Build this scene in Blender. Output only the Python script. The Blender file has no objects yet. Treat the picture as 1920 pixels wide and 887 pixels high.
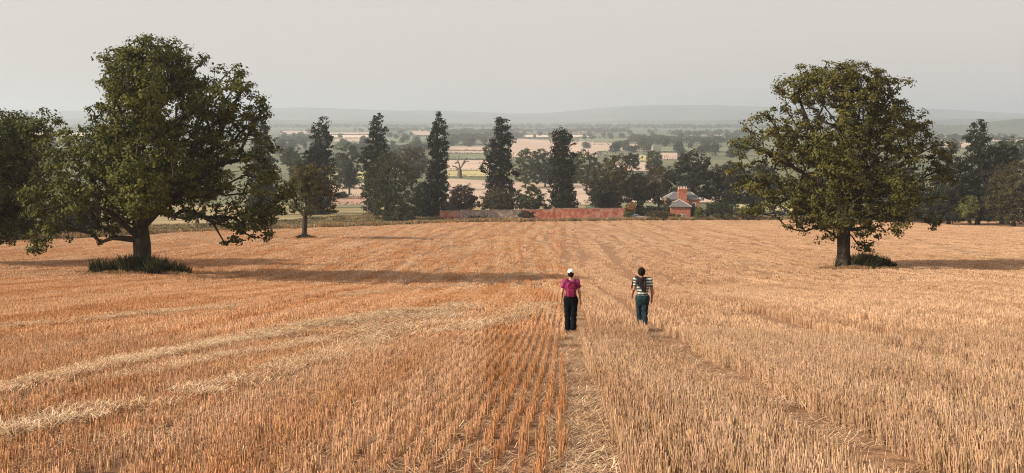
import bpy, math, random
import numpy as np
from mathutils import Vector, Matrix
random.seed(7); RNG = np.random.default_rng(11)
scn = bpy.context.scene
COL = scn.collection

# ------------------------------------------------------------------ camera, sky, sun, exposure
F = 2059.0; W, H = 1920.0, 887.0; EYE = 1.7
PITCH = math.atan(223.5 / F); SP, CP = math.sin(PITCH), math.cos(PITCH)
cam = bpy.data.cameras.new('camera'); camo = bpy.data.objects.new('camera', cam); COL.objects.link(camo)
cam.sensor_width = 36; cam.lens = 36 * F / W; cam.clip_start = 0.1; cam.clip_end = 40000
camo.location = (0, 0, EYE); camo.rotation_euler = (math.pi / 2 - PITCH, 0, 0)
scn.camera = camo

SUN_EL = math.radians(31); SUN_AZ = math.radians(196)      # the sun stands to the left (-X)
sd = Vector((math.cos(SUN_EL) * math.cos(SUN_AZ), math.cos(SUN_EL) * math.sin(SUN_AZ), math.sin(SUN_EL)))
world = bpy.data.worlds.new('World'); scn.world = world; world.use_nodes = True
nt = world.node_tree; nt.nodes.clear()
wo = nt.nodes.new('ShaderNodeOutputWorld'); bg = nt.nodes.new('ShaderNodeBackground')
sky = nt.nodes.new('ShaderNodeTexSky'); sky.sky_type = 'NISHITA'; sky.sun_disc = False
sky.sun_elevation = SUN_EL; sky.sun_rotation = math.atan2(sd.x, sd.y)
sky.dust_density = 6; sky.air_density = 1.0; sky.ozone_density = 1.0; sky.altitude = 100
hs = nt.nodes.new('ShaderNodeHueSaturation'); hs.inputs['Saturation'].default_value = 0.35
ov = nt.nodes.new('ShaderNodeMix'); ov.data_type = 'RGBA'; ov.inputs['Factor'].default_value = 0.76
ov.inputs['B'].default_value = (6.9, 6.40, 5.95, 1)         # thin even veil of summer haze over the blue
nt.links.new(sky.outputs[0], hs.inputs['Color']); nt.links.new(hs.outputs[0], ov.inputs['A'])
nt.links.new(ov.outputs['Result'], bg.inputs[0]); nt.links.new(bg.outputs[0], wo.inputs[0])
bg.inputs[1].default_value = 0.093
sl = bpy.data.lights.new('sun', 'SUN'); sl.energy = 5.0; sl.angle = math.radians(0.7); sl.color = (1.0, 0.88, 0.73)
so = bpy.data.objects.new('sun', sl); COL.objects.link(so)
so.rotation_euler = (-sd).to_track_quat('-Z', 'Y').to_euler(); so.location = sd * 200
scn.view_settings.view_transform = 'Standard'; scn.view_settings.look = 'None'
scn.view_settings.exposure = 0.42; scn.view_settings.gamma = 1.0; scn.view_settings.use_curve_mapping = False
scn.render.engine = 'CYCLES'
cy = scn.cycles
cy.max_bounces = 6; cy.diffuse_bounces = 3; cy.glossy_bounces = 2; cy.transmission_bounces = 3; cy.volume_bounces = 2
cy.transparent_max_bounces = 8; cy.use_denoising = True; cy.sample_clamp_indirect = 4.0
cy.use_adaptive_sampling = True; cy.adaptive_threshold = 0.01; cy.denoising_prefilter = 'NONE'; cy.filter_width = 1.1

# ------------------------------------------------------------------ helpers
def tag(o, label=None, cat=None, group=None, kind=None):
    if label: o['label'] = label
    if cat: o['category'] = cat
    if group: o['group'] = group
    if kind: o['kind'] = kind
    return o
def empty(name, loc, rz=0):
    o = bpy.data.objects.new(name, None); COL.objects.link(o); o.location = loc; o.rotation_euler = (0, 0, rz)
    o.empty_display_size = 0.2
    return o
def link(name, me, m, parent=None, loc=None, smooth=False):
    o = bpy.data.objects.new(name, me); COL.objects.link(o)
    if m is not None and not me.materials: me.materials.append(m)
    if parent is not None: o.parent = parent
    if loc is not None: o.location = loc
    if smooth: me.polygons.foreach_set('use_smooth', np.ones(len(me.polygons), bool))
    return o
def np_mesh(name, V, Fq, col=None):
    """fast mesh from an (n,3) vertex array and an (m,k) face array"""
    V = np.asarray(V, np.float32); Fq = np.asarray(Fq, np.int32); k = Fq.shape[1]
    me = bpy.data.meshes.new(name); me.vertices.add(len(V)); me.vertices.foreach_set('co', V.ravel())
    me.loops.add(Fq.size); me.loops.foreach_set('vertex_index', Fq.ravel())
    me.polygons.add(len(Fq)); me.polygons.foreach_set('loop_start', np.arange(0, Fq.size, k, dtype=np.int32))
    me.update(calc_edges=True)
    if col is not None:
        a = me.attributes.new('tint', 'FLOAT_COLOR', 'POINT')
        c = np.ones((len(V), 4), np.float32); c[:, :3] = col; a.data.foreach_set('color', c.ravel())
    me.validate(); return me
class MB:
    def __init__(s): s.v = []; s.f = []
    def poly(s, pts, faces):
        n = len(s.v); s.v += [tuple(p) for p in pts]; s.f += [tuple(n + i for i in f) for f in faces]; return s
    def box(s, x0, x1, y0, y1, z0, z1):
        return s.poly([(x0,y0,z0),(x1,y0,z0),(x1,y1,z0),(x0,y1,z0),(x0,y0,z1),(x1,y0,z1),(x1,y1,z1),(x0,y1,z1)],
                      [(3,2,1,0),(4,5,6,7),(0,1,5,4),(1,2,6,5),(2,3,7,6),(3,0,4,7)])
    def tube(s, a, b, r0, r1, n=8):
        a = Vector(a); b = Vector(b); d = (b - a).normalized()
        u = d.orthogonal().normalized(); w = d.cross(u)
        P = []
        for c, r in ((a, r0), (b, r1)):
            P += [c + (u * math.cos(t) + w * math.sin(t)) * r for t in [2 * math.pi * i / n for i in range(n)]]
        return s.poly(P, [(i, (i+1) % n, n + (i+1) % n, n + i) for i in range(n)] + [tuple(range(n))[::-1], tuple(range(n, 2*n))])
    def build(s, name, m, parent=None, loc=None, bevel=0, smooth=False):
        me = bpy.data.meshes.new(name); me.from_pydata(s.v, [], s.f); me.update()
        o = link(name, me, m, parent, loc, smooth)
        if bevel:
            b = o.modifiers.new('bevel', 'BEVEL'); b.width = bevel; b.segments = 2; b.limit_method = 'ANGLE'
        return o

def mat(name, c1, c2=None, scale=1.0, rough=0.85, bump=0.0, detail=6, coord='pos', tint=False, trans=0.0, spec=0.2,
        lo=0.35, hi=0.65, stretch=(1, 1, 1), c3=None, scale3=0.05, metallic=0.0, rand=0.0, rows3=False):
    m = bpy.data.materials.new(name); m.use_nodes = True; t = m.node_tree; n = t.nodes; L = t.links
    p = n['Principled BSDF']; p.inputs['Roughness'].default_value = rough
    p.inputs['Specular IOR Level'].default_value = spec; p.inputs['Metallic'].default_value = metallic
    out = None
    g = n.new('ShaderNodeNewGeometry') if coord == 'pos' else n.new('ShaderNodeTexCoord')
    vec = g.outputs['Position'] if coord == 'pos' else g.outputs['Object']
    mp = n.new('ShaderNodeMapping'); mp.inputs['Scale'].default_value = stretch; L.new(vec, mp.inputs[0])
    nz = n.new('ShaderNodeTexNoise'); nz.inputs['Scale'].default_value = scale; nz.inputs['Detail'].default_value = detail
    L.new(mp.outputs[0], nz.inputs['Vector'])
    r = n.new('ShaderNodeValToRGB'); r.color_ramp.elements[0].position = lo; r.color_ramp.elements[1].position = hi
    r.color_ramp.elements[0].color = (*c1, 1); r.color_ramp.elements[1].color = (*(c2 or c1), 1)
    L.new(nz.outputs[0], r.inputs[0]); out = r.outputs[0]
    def mixc(fac, a, b, mode='MIX'):
        x = n.new('ShaderNodeMix'); x.data_type = 'RGBA'; x.blend_type = mode
        for s, v in ((x.inputs['Factor'], fac), (x.inputs['A'], a), (x.inputs['B'], b)):
            if hasattr(v, 'links'): L.new(v, s)
            elif isinstance(v, tuple): s.default_value = (*v, 1)
            else: s.default_value = v
        return x.outputs['Result']
    if c3:
        n3 = n.new('ShaderNodeTexNoise'); n3.inputs['Scale'].default_value = scale3; n3.inputs['Detail'].default_value = 4
        if rows3:
            m3 = n.new('ShaderNodeMapping'); m3.inputs['Rotation'].default_value = (0, 0, 0.047); m3.inputs['Scale'].default_value = (8, 0.22, 0.0); L.new(vec, m3.inputs[0]); L.new(m3.outputs[0], n3.inputs['Vector'])
        else: L.new(vec, n3.inputs['Vector'])
        r3 = n.new('ShaderNodeValToRGB'); r3.color_ramp.elements[0].position = 0.42; r3.color_ramp.elements[1].position = 0.62
        L.new(n3.outputs[0], r3.inputs[0]); out = mixc(r3.outputs[0], out, c3)
    if tint:
        a = n.new('ShaderNodeAttribute'); a.attribute_name = 'tint'; out = mixc(1.0, out, a.outputs['Color'], 'MULTIPLY')
    if rand:
        oi = n.new('ShaderNodeObjectInfo'); mr = n.new('ShaderNodeMapRange')
        mr.inputs['To Min'].default_value = 1 - rand; mr.inputs['To Max'].default_value = 1 + rand
        L.new(oi.outputs['Random'], mr.inputs[0]); cb = n.new('ShaderNodeCombineColor')
        for k in range(3): L.new(mr.outputs[0], cb.inputs[k])
        out = mixc(1.0, out, cb.outputs[0], 'MULTIPLY')
    L.new(out, p.inputs['Base Color'])
    if bump:
        b = n.new('ShaderNodeBump'); b.inputs['Strength'].default_value = min(1, bump); b.inputs['Distance'].default_value = 0.05
        L.new(nz.outputs[0], b.inputs['Height']); L.new(b.outputs[0], p.inputs['Normal'])
    if trans:
        tr = n.new('ShaderNodeBsdfTranslucent'); L.new(out, tr.inputs[0]); ms = n.new('ShaderNodeMixShader')
        ms.inputs[0].default_value = trans; L.new(p.outputs[0], ms.inputs[1]); L.new(tr.outputs[0], ms.inputs[2])
        L.new(ms.outputs[0], n['Material Output'].inputs['Surface'])
    return m

# ------------------------------------------------------------------ terrain
KY = np.array([-400, -60, -20, 0, 8, 15, 29, 56, 83, 130, 172, 220, 300, 380, 560, 950, 2200, 5000, 9000, 14000.])
KD = np.array([-14, -4.5, -0.6, 1.62, 2.66, 3.76, 5.76, 8.95, 11.9, 15.87, 19.0, 22.6, 28.15, 31.0, 34.3, 37.4, 43.4, 48.0, 50.0, 51.0])
def _pchip(xk, yk):
    h = np.diff(xk); d = np.diff(yk) / h; m = np.zeros_like(yk)
    w1 = 2 * h[1:] + h[:-1]; w2 = h[1:] + 2 * h[:-1]
    m[1:-1] = (w1 + w2) / (w1 / d[:-1] + w2 / d[1:]); m[0] = d[0]; m[-1] = d[-1]
    def ev(x):
        x = np.clip(np.asarray(x, float), xk[0], xk[-1]); i = np.clip(np.searchsorted(xk, x) - 1, 0, len(h) - 1)
        t = (x - xk[i]) / h[i]
        return ((1 + 2*t) * (1-t)**2 * yk[i] + t * (1-t)**2 * h[i] * m[i] + t*t * (3 - 2*t) * yk[i+1] + t*t * (t-1) * h[i] * m[i+1])
    return ev
DROP = _pchip(KY, KD)
def zt(X, Y):
    X = np.asarray(X, float); Y = np.asarray(Y, float)
    side = (-0.15 * np.tanh((X + 4) / 30) - 0.75 * np.exp(-(X / 21)**2) * np.clip((Y - 42) / 36, 0, 1)) * np.clip(Y / 60, 0, 1) * np.clip((260 - Y) / 140, 0, 1)
    roll = 0.05 * np.sin(X * 0.55 + 0.6) * np.sin(Y * 0.21 + 1.0) * np.clip(Y / 30, 0, 1) * np.clip((300 - Y) / 100, 0, 1)
    return EYE - DROP(Y) + side + roll
def ray(x, y):
    cx = (x - W / 2) / F; c = (H / 2 - y) / F
    return np.array([cx, CP + c * SP, -SP + c * CP])
def at(x, y, Y):                      # the point at forward distance Y seen at (x, y): for heights and outlines of things that stand at Y
    d = ray(x, y); return np.array([0, 0, EYE]) + d * (Y / d[1])
def hit(x, y):                        # where the line of sight through (x, y) meets the ground
    d = ray(x, y); lo, hi = 3.0, 13000.0
    s = d / d[1]
    Ys = np.concatenate([np.linspace(3, 400, 1600), np.geomspace(401, 13000, 1500)])
    g = EYE + s[2] * Ys - zt(s[0] * Ys, Ys); k = np.argmax(g < 0)
    if g[k] >= 0: k = len(Ys) - 1
    return np.array([s[0] * Ys[k], Ys[k], float(zt(s[0] * Ys[k], Ys[k]))])
def foot(x, Y):                       # ground point at distance Y whose column is x
    z = float(zt(0, Y))
    for _ in range(4):
        X = (x - W / 2) / F * (Y * CP - (z - EYE) * SP); z = float(zt(X, Y))
    return np.array([X, Y, z])
ROW = 0.047                           # drilling rows run slightly to the right of straight ahead

def grid_obj(name, P, m, kind='structure'):
    a, b = P.shape[:2]; idx = np.arange(a * b).reshape(a, b)
    Fq = np.stack([idx[:-1, :-1], idx[:-1, 1:], idx[1:, 1:], idx[1:, :-1]], -1).reshape(-1, 4)
    o = link(name, np_mesh(name, P.reshape(-1, 3), Fq), m, smooth=True); o['kind'] = kind; return o

EX = np.array([-260, -78, -66, -60, -46, -18, 30, 90, 135, 260.]); EYF = np.array([150, 153, 172, 205, 230, 285, 301, 306, 296, 285.])
edge = lambda X: np.interp(X, EX, EYF)

M = {}
M['soil'] = mat('field_soil', (0.12, 0.060, 0.032), (0.36, 0.20, 0.105), 7.0, 0.95, 1.0, 10, c3=(0.26, 0.14, 0.075), scale3=0.06)
M['straw_short'] = mat('stubble_short', (0.53, 0.250, 0.105), (0.67, 0.365, 0.18), 0.35, 0.7, tint=True, trans=0.15, c3=(0.74, 0.46, 0.27), scale3=0.1, rows3=True, rand=0.1)
M['straw_tall'] = mat('stubble_tall', (0.52, 0.31, 0.175), (0.65, 0.42, 0.255), 0.35, 0.7, tint=True, trans=0.15, c3=(0.71, 0.475, 0.30), scale3=0.1, rows3=True, rand=0.1)
M['litter'] = mat('loose_straw', (0.70, 0.48, 0.29), (0.80, 0.61, 0.41), 0.8, 0.7, tint=True, trans=0.15, rand=0.1)
M['litter_old'] = mat('trodden_straw', (0.40, 0.24, 0.13), (0.58, 0.38, 0.23), 0.9, 0.8, tint=True, trans=0.1, rand=0.1)
M['valley'] = mat('valley_grass', (0.10, 0.105, 0.055), (0.17, 0.16, 0.085), 0.012, 0.95, c3=(0.075, 0.09, 0.048), scale3=0.004)
M['hill'] = mat('hill_woods', (0.035, 0.046, 0.04), (0.15, 0.14, 0.10), 0.0032, 0.95, detail=8, c3=(0.07, 0.085, 0.065), scale3=0.0015, lo=0.42, hi=0.62)

# the stubble field
xs = np.concatenate([np.linspace(-260, -80, 19), np.linspace(-76, -16, 31), np.linspace(-15, 15, 61), np.linspace(16, 80, 33), np.linspace(85, 260, 18)])
vs = np.concatenate([np.linspace(-60, 4, 33), np.linspace(4.5, 40, 100)[0:], np.linspace(41, 100, 80)])
tail = np.linspace(0, 1, 90)[1:]
P = np.zeros((len(vs) + len(tail), len(xs), 3))
for j, X in enumerate(xs):
    Y = np.concatenate([vs, 100 + tail * (edge(X) - 100)]); P[:, j, 0] = X; P[:, j, 1] = Y; P[:, j, 2] = zt(X, Y)
field = grid_obj('field', P, M['soil'])
# the valley beyond it, sharing the field's far edge
tt = np.concatenate([[0], np.geomspace(0.004, 1, 140)])
Q = np.zeros((len(tt), len(xs), 3))
for j, X in enumerate(xs):
    Y = edge(X) + tt * (13000 - edge(X)); fan = 1 + (Y / edge(X) - 1) * np.interp(abs(X), [0, 60, 140, 260], [1, 1.0, 1.05, 1.0])
    Q[:, j, 0] = X * fan; Q[:, j, 1] = Y; Q[:, j, 2] = zt(Q[:, j, 0], Y)
valley = grid_obj('valley_floor', Q, M['valley'])
# two far ridges
def ridge(name, px, py, Y0, Yc, Y1, seed):
    r = np.random.default_rng(seed); xx = np.linspace(px[0], px[-1], 160); G = np.zeros((40, 160, 3)); yy = np.linspace(Y0, Y1, 40)
    bumps = sum(a * np.sin(xx / w + q) for a, w, q in [(0.7, 37, r.random() * 6), (0.5, 17, r.random() * 6), (0.9, 90, r.random() * 6)])
    top = np.interp(xx, px, py) + bumps * 0.6
    for i, Y in enumerate(yy):
        t = (Y - Y0) / (Yc - Y0) if Y < Yc else (Y1 - Y) / (Y1 - Yc)
        t = max(0.0, t); sm = t * t * (3 - 2 * t)
        for j, x in enumerate(xx):
            X = (x - W/2) / F * Y; zc = at(x, top[j], Yc)[2]; base = float(zt(X, Y)) - 1.5
            G[i, j] = (X, Y, base + (zc - base) * sm * (0.93 + 0.07 * math.sin(j * 0.3 + i * 0.7) if 0 < t < 0.95 else 1))
    return grid_obj(name, G, M['hill'])
ridge('hills', [-700, 0, 150, 500, 560, 700, 850, 950, 1020, 1100, 1180, 1300, 1420, 1740, 1840, 1920, 2700],
      [209, 207, 208, 203, 202, 206, 208, 212, 213, 206, 198, 197, 199, 205, 209, 213, 215], 7200, 10400, 12600, 3)
ridge('hills', [-700, 100, 400, 560, 760, 900, 1100, 1300, 1500, 1700, 2000, 2700], [226, 224, 223, 225, 229, 231, 228, 226, 224, 224, 222, 222], 5200, 6600, 7600, 5)
ridge('hills', [1560, 1640, 1730, 1800, 1850, 1900, 1980, 2200, 2700], [246, 243, 238, 235, 228, 224, 222, 220, 226], 2700, 3300, 4200, 8)

# patchwork of far fields: outlines seen from the hill, laid on the valley floor
M['f_pink'] = mat('stubble_far', (0.38, 0.275, 0.205), (0.48, 0.36, 0.275), 0.02, 0.95)
M['f_pale'] = mat('stubble_pale', (0.56, 0.43, 0.32), (0.64, 0.50, 0.38), 0.02, 0.95)
M['f_green'] = mat('pasture', (0.125, 0.135, 0.075), (0.18, 0.185, 0.105), 0.02, 0.95)
M['f_yellow'] = mat('dry_pasture', (0.34, 0.30, 0.13), (0.44, 0.37, 0.18), 0.03, 0.95)
M['f_mauve'] = mat('bare_earth', (0.30, 0.17, 0.12), (0.36, 0.22, 0.15), 0.03, 0.95)
M['f_rough'] = mat('rough_grass', (0.15, 0.125, 0.055), (0.36, 0.27, 0.145), 0.10, 0.95, stretch=(0.25, 1, 1), detail=8, bump=0.8)
def patch(kind, x0, y0, x1, y1, dl=0.0, dr=0.0, dx=0):
    names = {'f_pink': 'stubble_field', 'f_pale': 'stubble_field', 'f_green': 'pasture', 'f_yellow': 'pasture', 'f_mauve': 'ploughed_field', 'f_rough': 'rough_pasture'}
    c = [hit(x0 + dx, y0 + dl), hit(x1 + dx, y0 + dr), hit(x1, y1), hit(x0, y1)]
    n = 24; G = np.zeros((n, n, 3))
    for i in range(n):
        for j in range(n):
            a, b = i / (n - 1), j / (n - 1)
            p = (c[3] * (1 - b) + c[2] * b) * (1 - a) + (c[0] * (1 - b) + c[1] * b) * a
            G[i, j] = (p[0], p[1], float(zt(p[0], p[1])) + 0.12 + p[1] * 0.00035 + (0.1 if kind == 'f_rough' else 0))
    return grid_obj(names[kind], G, M[kind])
for a in [('f_green', 560, 385, 700, 390), ('f_mauve', 600, 371, 700, 385), ('f_pink', 590, 347, 700, 370, 0, -3),
          ('f_yellow', 600, 323, 690, 338), ('f_pink', 838, 336, 1110, 385, 0, 14), ('f_yellow', 838, 321, 960, 332), ('f_pink', 838, 301, 930, 320),
          ('f_green', 838, 289, 925, 300), ('f_pink', 838, 284, 925, 288.3), ('f_pink', 838, 275.5, 930, 283), ('f_pink', 955, 262, 1120, 296, -2, 6),
          ('f_pale', 985, 254, 1115, 258), ('f_green', 1085, 260, 1185, 268), ('f_pink', 1085, 269, 1225, 284, -4, 4), ('f_green', 1130, 285, 1205, 292),
          ('f_yellow', 1170, 292, 1222, 304), ('f_pink', 1150, 305, 1240, 322), ('f_pink', 1235, 288, 1270, 300), ('f_green', 1275, 262, 1400, 275, 3, -2), ('f_green', 1240, 276, 1400, 285),
          ('f_pale', 1290, 252.5, 1370, 255), ('f_pink', 1060, 345, 1130, 385), ('f_pink', 1160, 368, 1400, 381),
          ('f_pink', 525, 246, 578, 252), ('f_pink', 525, 256, 575, 263), ('f_pink', 617, 249, 705, 252.5), ('f_pale', 617, 254, 700, 259.5), ('f_pink', 625, 261, 710, 267, 0, -1.5),
          ('f_green', 640, 268, 800, 280), ('f_green', 715, 257, 800, 267), ('f_pink', 772, 245, 818, 254), ('f_pink', 880, 243, 905, 247), ('f_green', 840, 262, 905, 272),
          ('f_pale', 1085, 247, 1150, 249), ('f_pink', 1770, 268, 1830, 278), ('f_pale', 1770, 256, 1850, 261), ('f_green', 1780, 281, 1920, 296), ('f_pale', 1860, 262, 1920, 266),
          ('f_pale', 40, 250, 180, 256), ('f_green', 0, 262, 200, 280), ('f_yellow', 1380, 384, 1800, 404), ('f_green', 1150, 382, 1260, 392)]:
    patch(*a)

xr = np.concatenate([np.linspace(-200, -80, 12), np.linspace(-77, 20, 60)]); G = np.zeros((40, len(xr), 3))
for j, X in enumerate(xr):
    yy = edge(X) + 0.3 + np.linspace(0, 1, 40) * (390 - edge(X)); xx = X * (1 + (yy / edge(X) - 1)); G[:, j] = np.stack([xx, yy, zt(xx, yy) + 0.12], -1)
grid_obj('rough_pasture', G, M['f_rough'])

# ------------------------------------------------------------------ stubble and loose straw (nobody could count it)
SRC = bpy.data.collections.new('clump_sources')
def stalks(n, x0, x1, y0, y1, h, w, seed, rows=None, lean=0.10, tri=True, flat=False):
    r = np.random.default_rng(seed)
    x = r.uniform(x0, x1, n) if rows is None else r.choice(rows, n) + r.normal(0, 0.014, n)
    y = r.uniform(y0, y1, n); hh = h * np.clip(r.normal(1, 0.16, n), 0.35, 1.4); ww = w * r.uniform(0.7, 1.25, n)
    if flat:
        a = r.uniform(0, 2 * np.pi, n); t = np.stack([x + np.cos(a) * hh, y + np.sin(a) * hh, r.uniform(0.0, 0.05 + w * 3, n)], -1)
        b = np.stack([x, y, r.uniform(0.0, 0.03 + w * 3, n)], -1)
        side = np.stack([-np.sin(a), np.cos(a), np.zeros(n)], -1) * ww[:, None] * 0.5
    else:
        b = np.stack([x, y, np.full(n, -0.03)], -1); t = b + np.stack([r.normal(0, lean, n) * hh, r.normal(0, lean, n) * hh, hh + 0.03], -1)
        a = r.uniform(0, 2 * np.pi, n); side = np.stack([np.cos(a), np.sin(a), np.zeros(n)], -1) * ww[:, None] * 0.5
    if tri and not flat:
        a2 = a + 2.094; a3 = a + 4.189
        dirs = [np.stack([np.cos(q), np.sin(q), np.zeros(n)], -1) * ww[:, None] * 0.55 for q in (a, a2, a3)]
        V = np.stack([b + dirs[0], b + dirs[1], b + dirs[2], t + dirs[0], t + dirs[1], t + dirs[2]], 1).reshape(-1, 3); k = 6
        fs = [(0, 1, 4, 3), (1, 2, 5, 4), (2, 0, 3, 5)]
    else:
        up = np.array([0, 0, 0.0015])
        V = np.stack([b - side, b + side, t + side, t - side], 1).reshape(-1, 3); k = 4; fs = [(0, 1, 2, 3)]
    Fq = (np.arange(n)[:, None, None] * k + np.array(fs)[None]).reshape(-1, 4)
    c = np.repeat(r.uniform(0.4, 1.25, n)[:, None] * np.stack([np.ones(n), r.uniform(0.92, 1.06, n), r.uniform(0.82, 1.12, n)], -1), k, 0)
    return V, Fq, c
def clump(name, parts, m):
    V = []; Fq = []; C = []; o = 0
    for v, f, c in parts: V.append(v); Fq.append(f + o); C.append(c); o += len(v)
    me = np_mesh(name, np.concatenate(V), np.concatenate(Fq), np.concatenate(C)); me.materials.append(m)
    return bpy.data.objects.new(name, me)
def scatter(name, clumps, pts, yaw, pitch, roll, scl, label, cat, seed=1):
    """one object whose points carry clumps (geometry nodes)"""
    n = len(pts); r = np.random.default_rng(seed)
    c = bpy.data.collections.new(name + '_source')
    for i, q in enumerate(clumps): q.name = f'{name}_clump_{i:02d}'; c.objects.link(q)
    me = bpy.data.meshes.new(name); me.vertices.add(n); me.vertices.foreach_set('co', np.asarray(pts, np.float32).ravel()); me.update()
    a = me.attributes.new('rot', 'FLOAT_VECTOR', 'POINT'); a.data.foreach_set('vector', np.stack([pitch, roll, yaw], -1).astype(np.float32).ravel())
    a = me.attributes.new('scl', 'FLOAT_VECTOR', 'POINT'); a.data.foreach_set('vector', np.asarray(scl, np.float32).ravel())
    a = me.attributes.new('pick', 'INT', 'POINT'); a.data.foreach_set('value', r.integers(0, len(clumps), n).astype(np.int32))
    o = link(name, me, None); tag(o, label, cat, kind='stuff')
    g = bpy.data.node_groups.new(name, 'GeometryNodeTree'); g.interface.new_socket('Geometry', in_out='INPUT', socket_type='NodeSocketGeometry')
    g.interface.new_socket('Geometry', in_out='OUTPUT', socket_type='NodeSocketGeometry')
    gi = g.nodes.new('NodeGroupInput'); go = g.nodes.new('NodeGroupOutput'); ip = g.nodes.new('GeometryNodeInstanceOnPoints')
    ci = g.nodes.new('GeometryNodeCollectionInfo'); ci.inputs['Collection'].default_value = c
    ci.inputs['Separate Children'].default_value = True; ci.inputs['Reset Children'].default_value = True
    def attr(nm, ty):
        q = g.nodes.new('GeometryNodeInputNamedAttribute'); q.data_type = ty; q.inputs['Name'].default_value = nm; return q.outputs['Attribute']
    L = g.links.new
    L(gi.outputs[0], ip.inputs['Points']); L(ci.outputs[0], ip.inputs['Instance']); ip.inputs['Pick Instance'].default_value = True
    L(attr('pick', 'INT'), ip.inputs['Instance Index']); L(attr('rot', 'FLOAT_VECTOR'), ip.inputs['Rotation']); L(attr('scl', 'FLOAT_VECTOR'), ip.inputs['Scale'])
    L(ip.outputs[0], go.inputs[0]); md = o.modifiers.new('scatter', 'NODES'); md.node_group = g
    return o
def slope(X, Y):
    e = 0.4; return np.arctan((zt(X, Y + e) - zt(X, Y - e)) / (2 * e)), -np.arctan((zt(X + e, Y) - zt(X - e, Y)) / (2 * e))
def vnoise(x, y, s, seed=0):          # cheap smooth noise 0..1
    r = np.random.default_rng(seed); T = r.random((64, 64)); x = x * s; y = y * s
    i = np.floor(x).astype(int); j = np.floor(y).astype(int); fx = x - i; fy = y - j; fx = fx*fx*(3-2*fx); fy = fy*fy*(3-2*fy)
    g = lambda a, b: T[a % 64, b % 64]
    return (g(i, j) * (1-fx) + g(i+1, j) * fx) * (1-fy) + (g(i, j+1) * (1-fx) + g(i+1, j+1) * fx) * fy

# wheel tracks and straw swaths, traced on the ground
def ground_line(pp):
    Q = np.array([hit(x, y)[:2] for x, y in pp]); d = np.r_[0, np.cumsum(np.linalg.norm(np.diff(Q, axis=0), axis=1))]
    s = np.arange(0, d[-1], 0.25); return np.stack([np.interp(s, d, Q[:, 0]), np.interp(s, d, Q[:, 1])], -1)
TRACKS = [ground_line(a) for a in [
    [(552, 499), (640, 488), (700, 474), (780, 457), (830, 440), (884, 424)], [(0, 573), (120, 560), (250, 548), (345, 537), (480, 528)], [(470, 588), (560, 568), (640, 551), (720, 540)],
    [(985, 502), (1003, 476), (1020, 452), (1030, 428)], [(1064, 500), (1060, 460), (1058, 425)], [(1136, 455), (1150, 480), (1185, 515), (1215, 545), (1245, 570), (1290, 583)],
    [(1385, 588), (1440, 602), (1500, 622), (1560, 640)], [(1535, 598), (1600, 606), (1690, 621), (1760, 624)], [(1610, 636), (1680, 650), (1760, 668), (1920, 690)],
    [(1100, 490), (1085, 460), (1075, 430)], [(640, 500), (720, 492), (860, 460), (940, 440)], [(330, 470), (480, 448), (600, 438), (700, 428)], [(1700, 445), (1800, 470), (1920, 492)],
    [(1500, 520), (1700, 540), (1920, 575)], [(1290, 425), (1400, 445), (1480, 470)], [(180, 500), (60, 505), (0, 508)]]]
SWATHS = [(ground_line(a), w) for a, w in [
    ([(-60, 850), (200, 790), (420, 735), (560, 690), (700, 640), (820, 600), (930, 566)], 0.36), ([(235, 722), (400, 682), (540, 658), (700, 616), (880, 576)], 0.26),
    ([(-60, 760), (180, 700), (400, 652), (600, 615), (770, 588)], 0.22), ([(850, 630), (930, 605), (1010, 575)], 0.35),
    ([(700, 515), (850, 511), (1055, 512)], 0.5), ([(820, 478), (880, 462), (905, 450)], 0.9), ([(850, 482), (900, 470)], 0.9), ([(640, 560), (780, 545), (950, 525), (990, 505), (1010, 470)], 0.35),
    ([(0, 622), (150, 607), (300, 592), (450, 580)], 0.3), ([(1075, 425), (1110, 440), (1160, 470)], 0.5), ([(1100, 425), (1180, 445), (1290, 480)], 0.6), ([(1640, 445), (1760, 462), (1900, 490)], 0.7),
    ([(1000, 470), (1020, 445), (1026, 420)], 0.5), ([(1150, 425), (1300, 460), (1420, 500)], 0.6), ([(0, 470), (200, 462), (420, 448)], 0.8)]]
def near_line(X, Y, lines, w):
    m = np.zeros(len(X), bool)
    for q in lines:
        lo = q.min(0) - 2; hi = q.max(0) + 2; s = np.where((X > lo[0]) & (X < hi[0]) & (Y > lo[1]) & (Y < hi[1]))[0]
        for k in range(0, len(s), 4000):
            ss = s[k:k+4000]; d = np.min((X[ss, None] - q[None, :, 0])**2 + (Y[ss, None] - q[None, :, 1])**2, 1); m[ss] |= d < w[ss]**2 if hasattr(w, '__len__') else d < w * w
    return m
def zones(X, Y):
    u = X - ROW * Y + 0.05 * np.sin(Y * 0.35); path = (u > 0.03) & (u < 0.46) & (Y < 60)
    gap = ((abs(u - 2.42) < np.where((Y > 14) & (Y < 30), 0.42, 0.30)) & (Y < 75)) | ((abs(u - 6.5) < 0.34) & (Y < 26))
    for c in (-21, -16.2, -11.5, -7.4, -4.6, -1.9, 2.4, 5.3, 8.6, 12.4, 16.8, 21.5, 27): gap |= (abs(u - c - 0.25 * np.sin(Y * 0.021 + c)) < 0.12 + 0.0005 * Y) & (Y > (72 if c < 2 else 62))
    return u, path, gap
TREE_SPOTS = [(foot(268, 83), 4.2), (foot(1600, 98), 3.6), (foot(570, 172), 2.6)]
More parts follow.
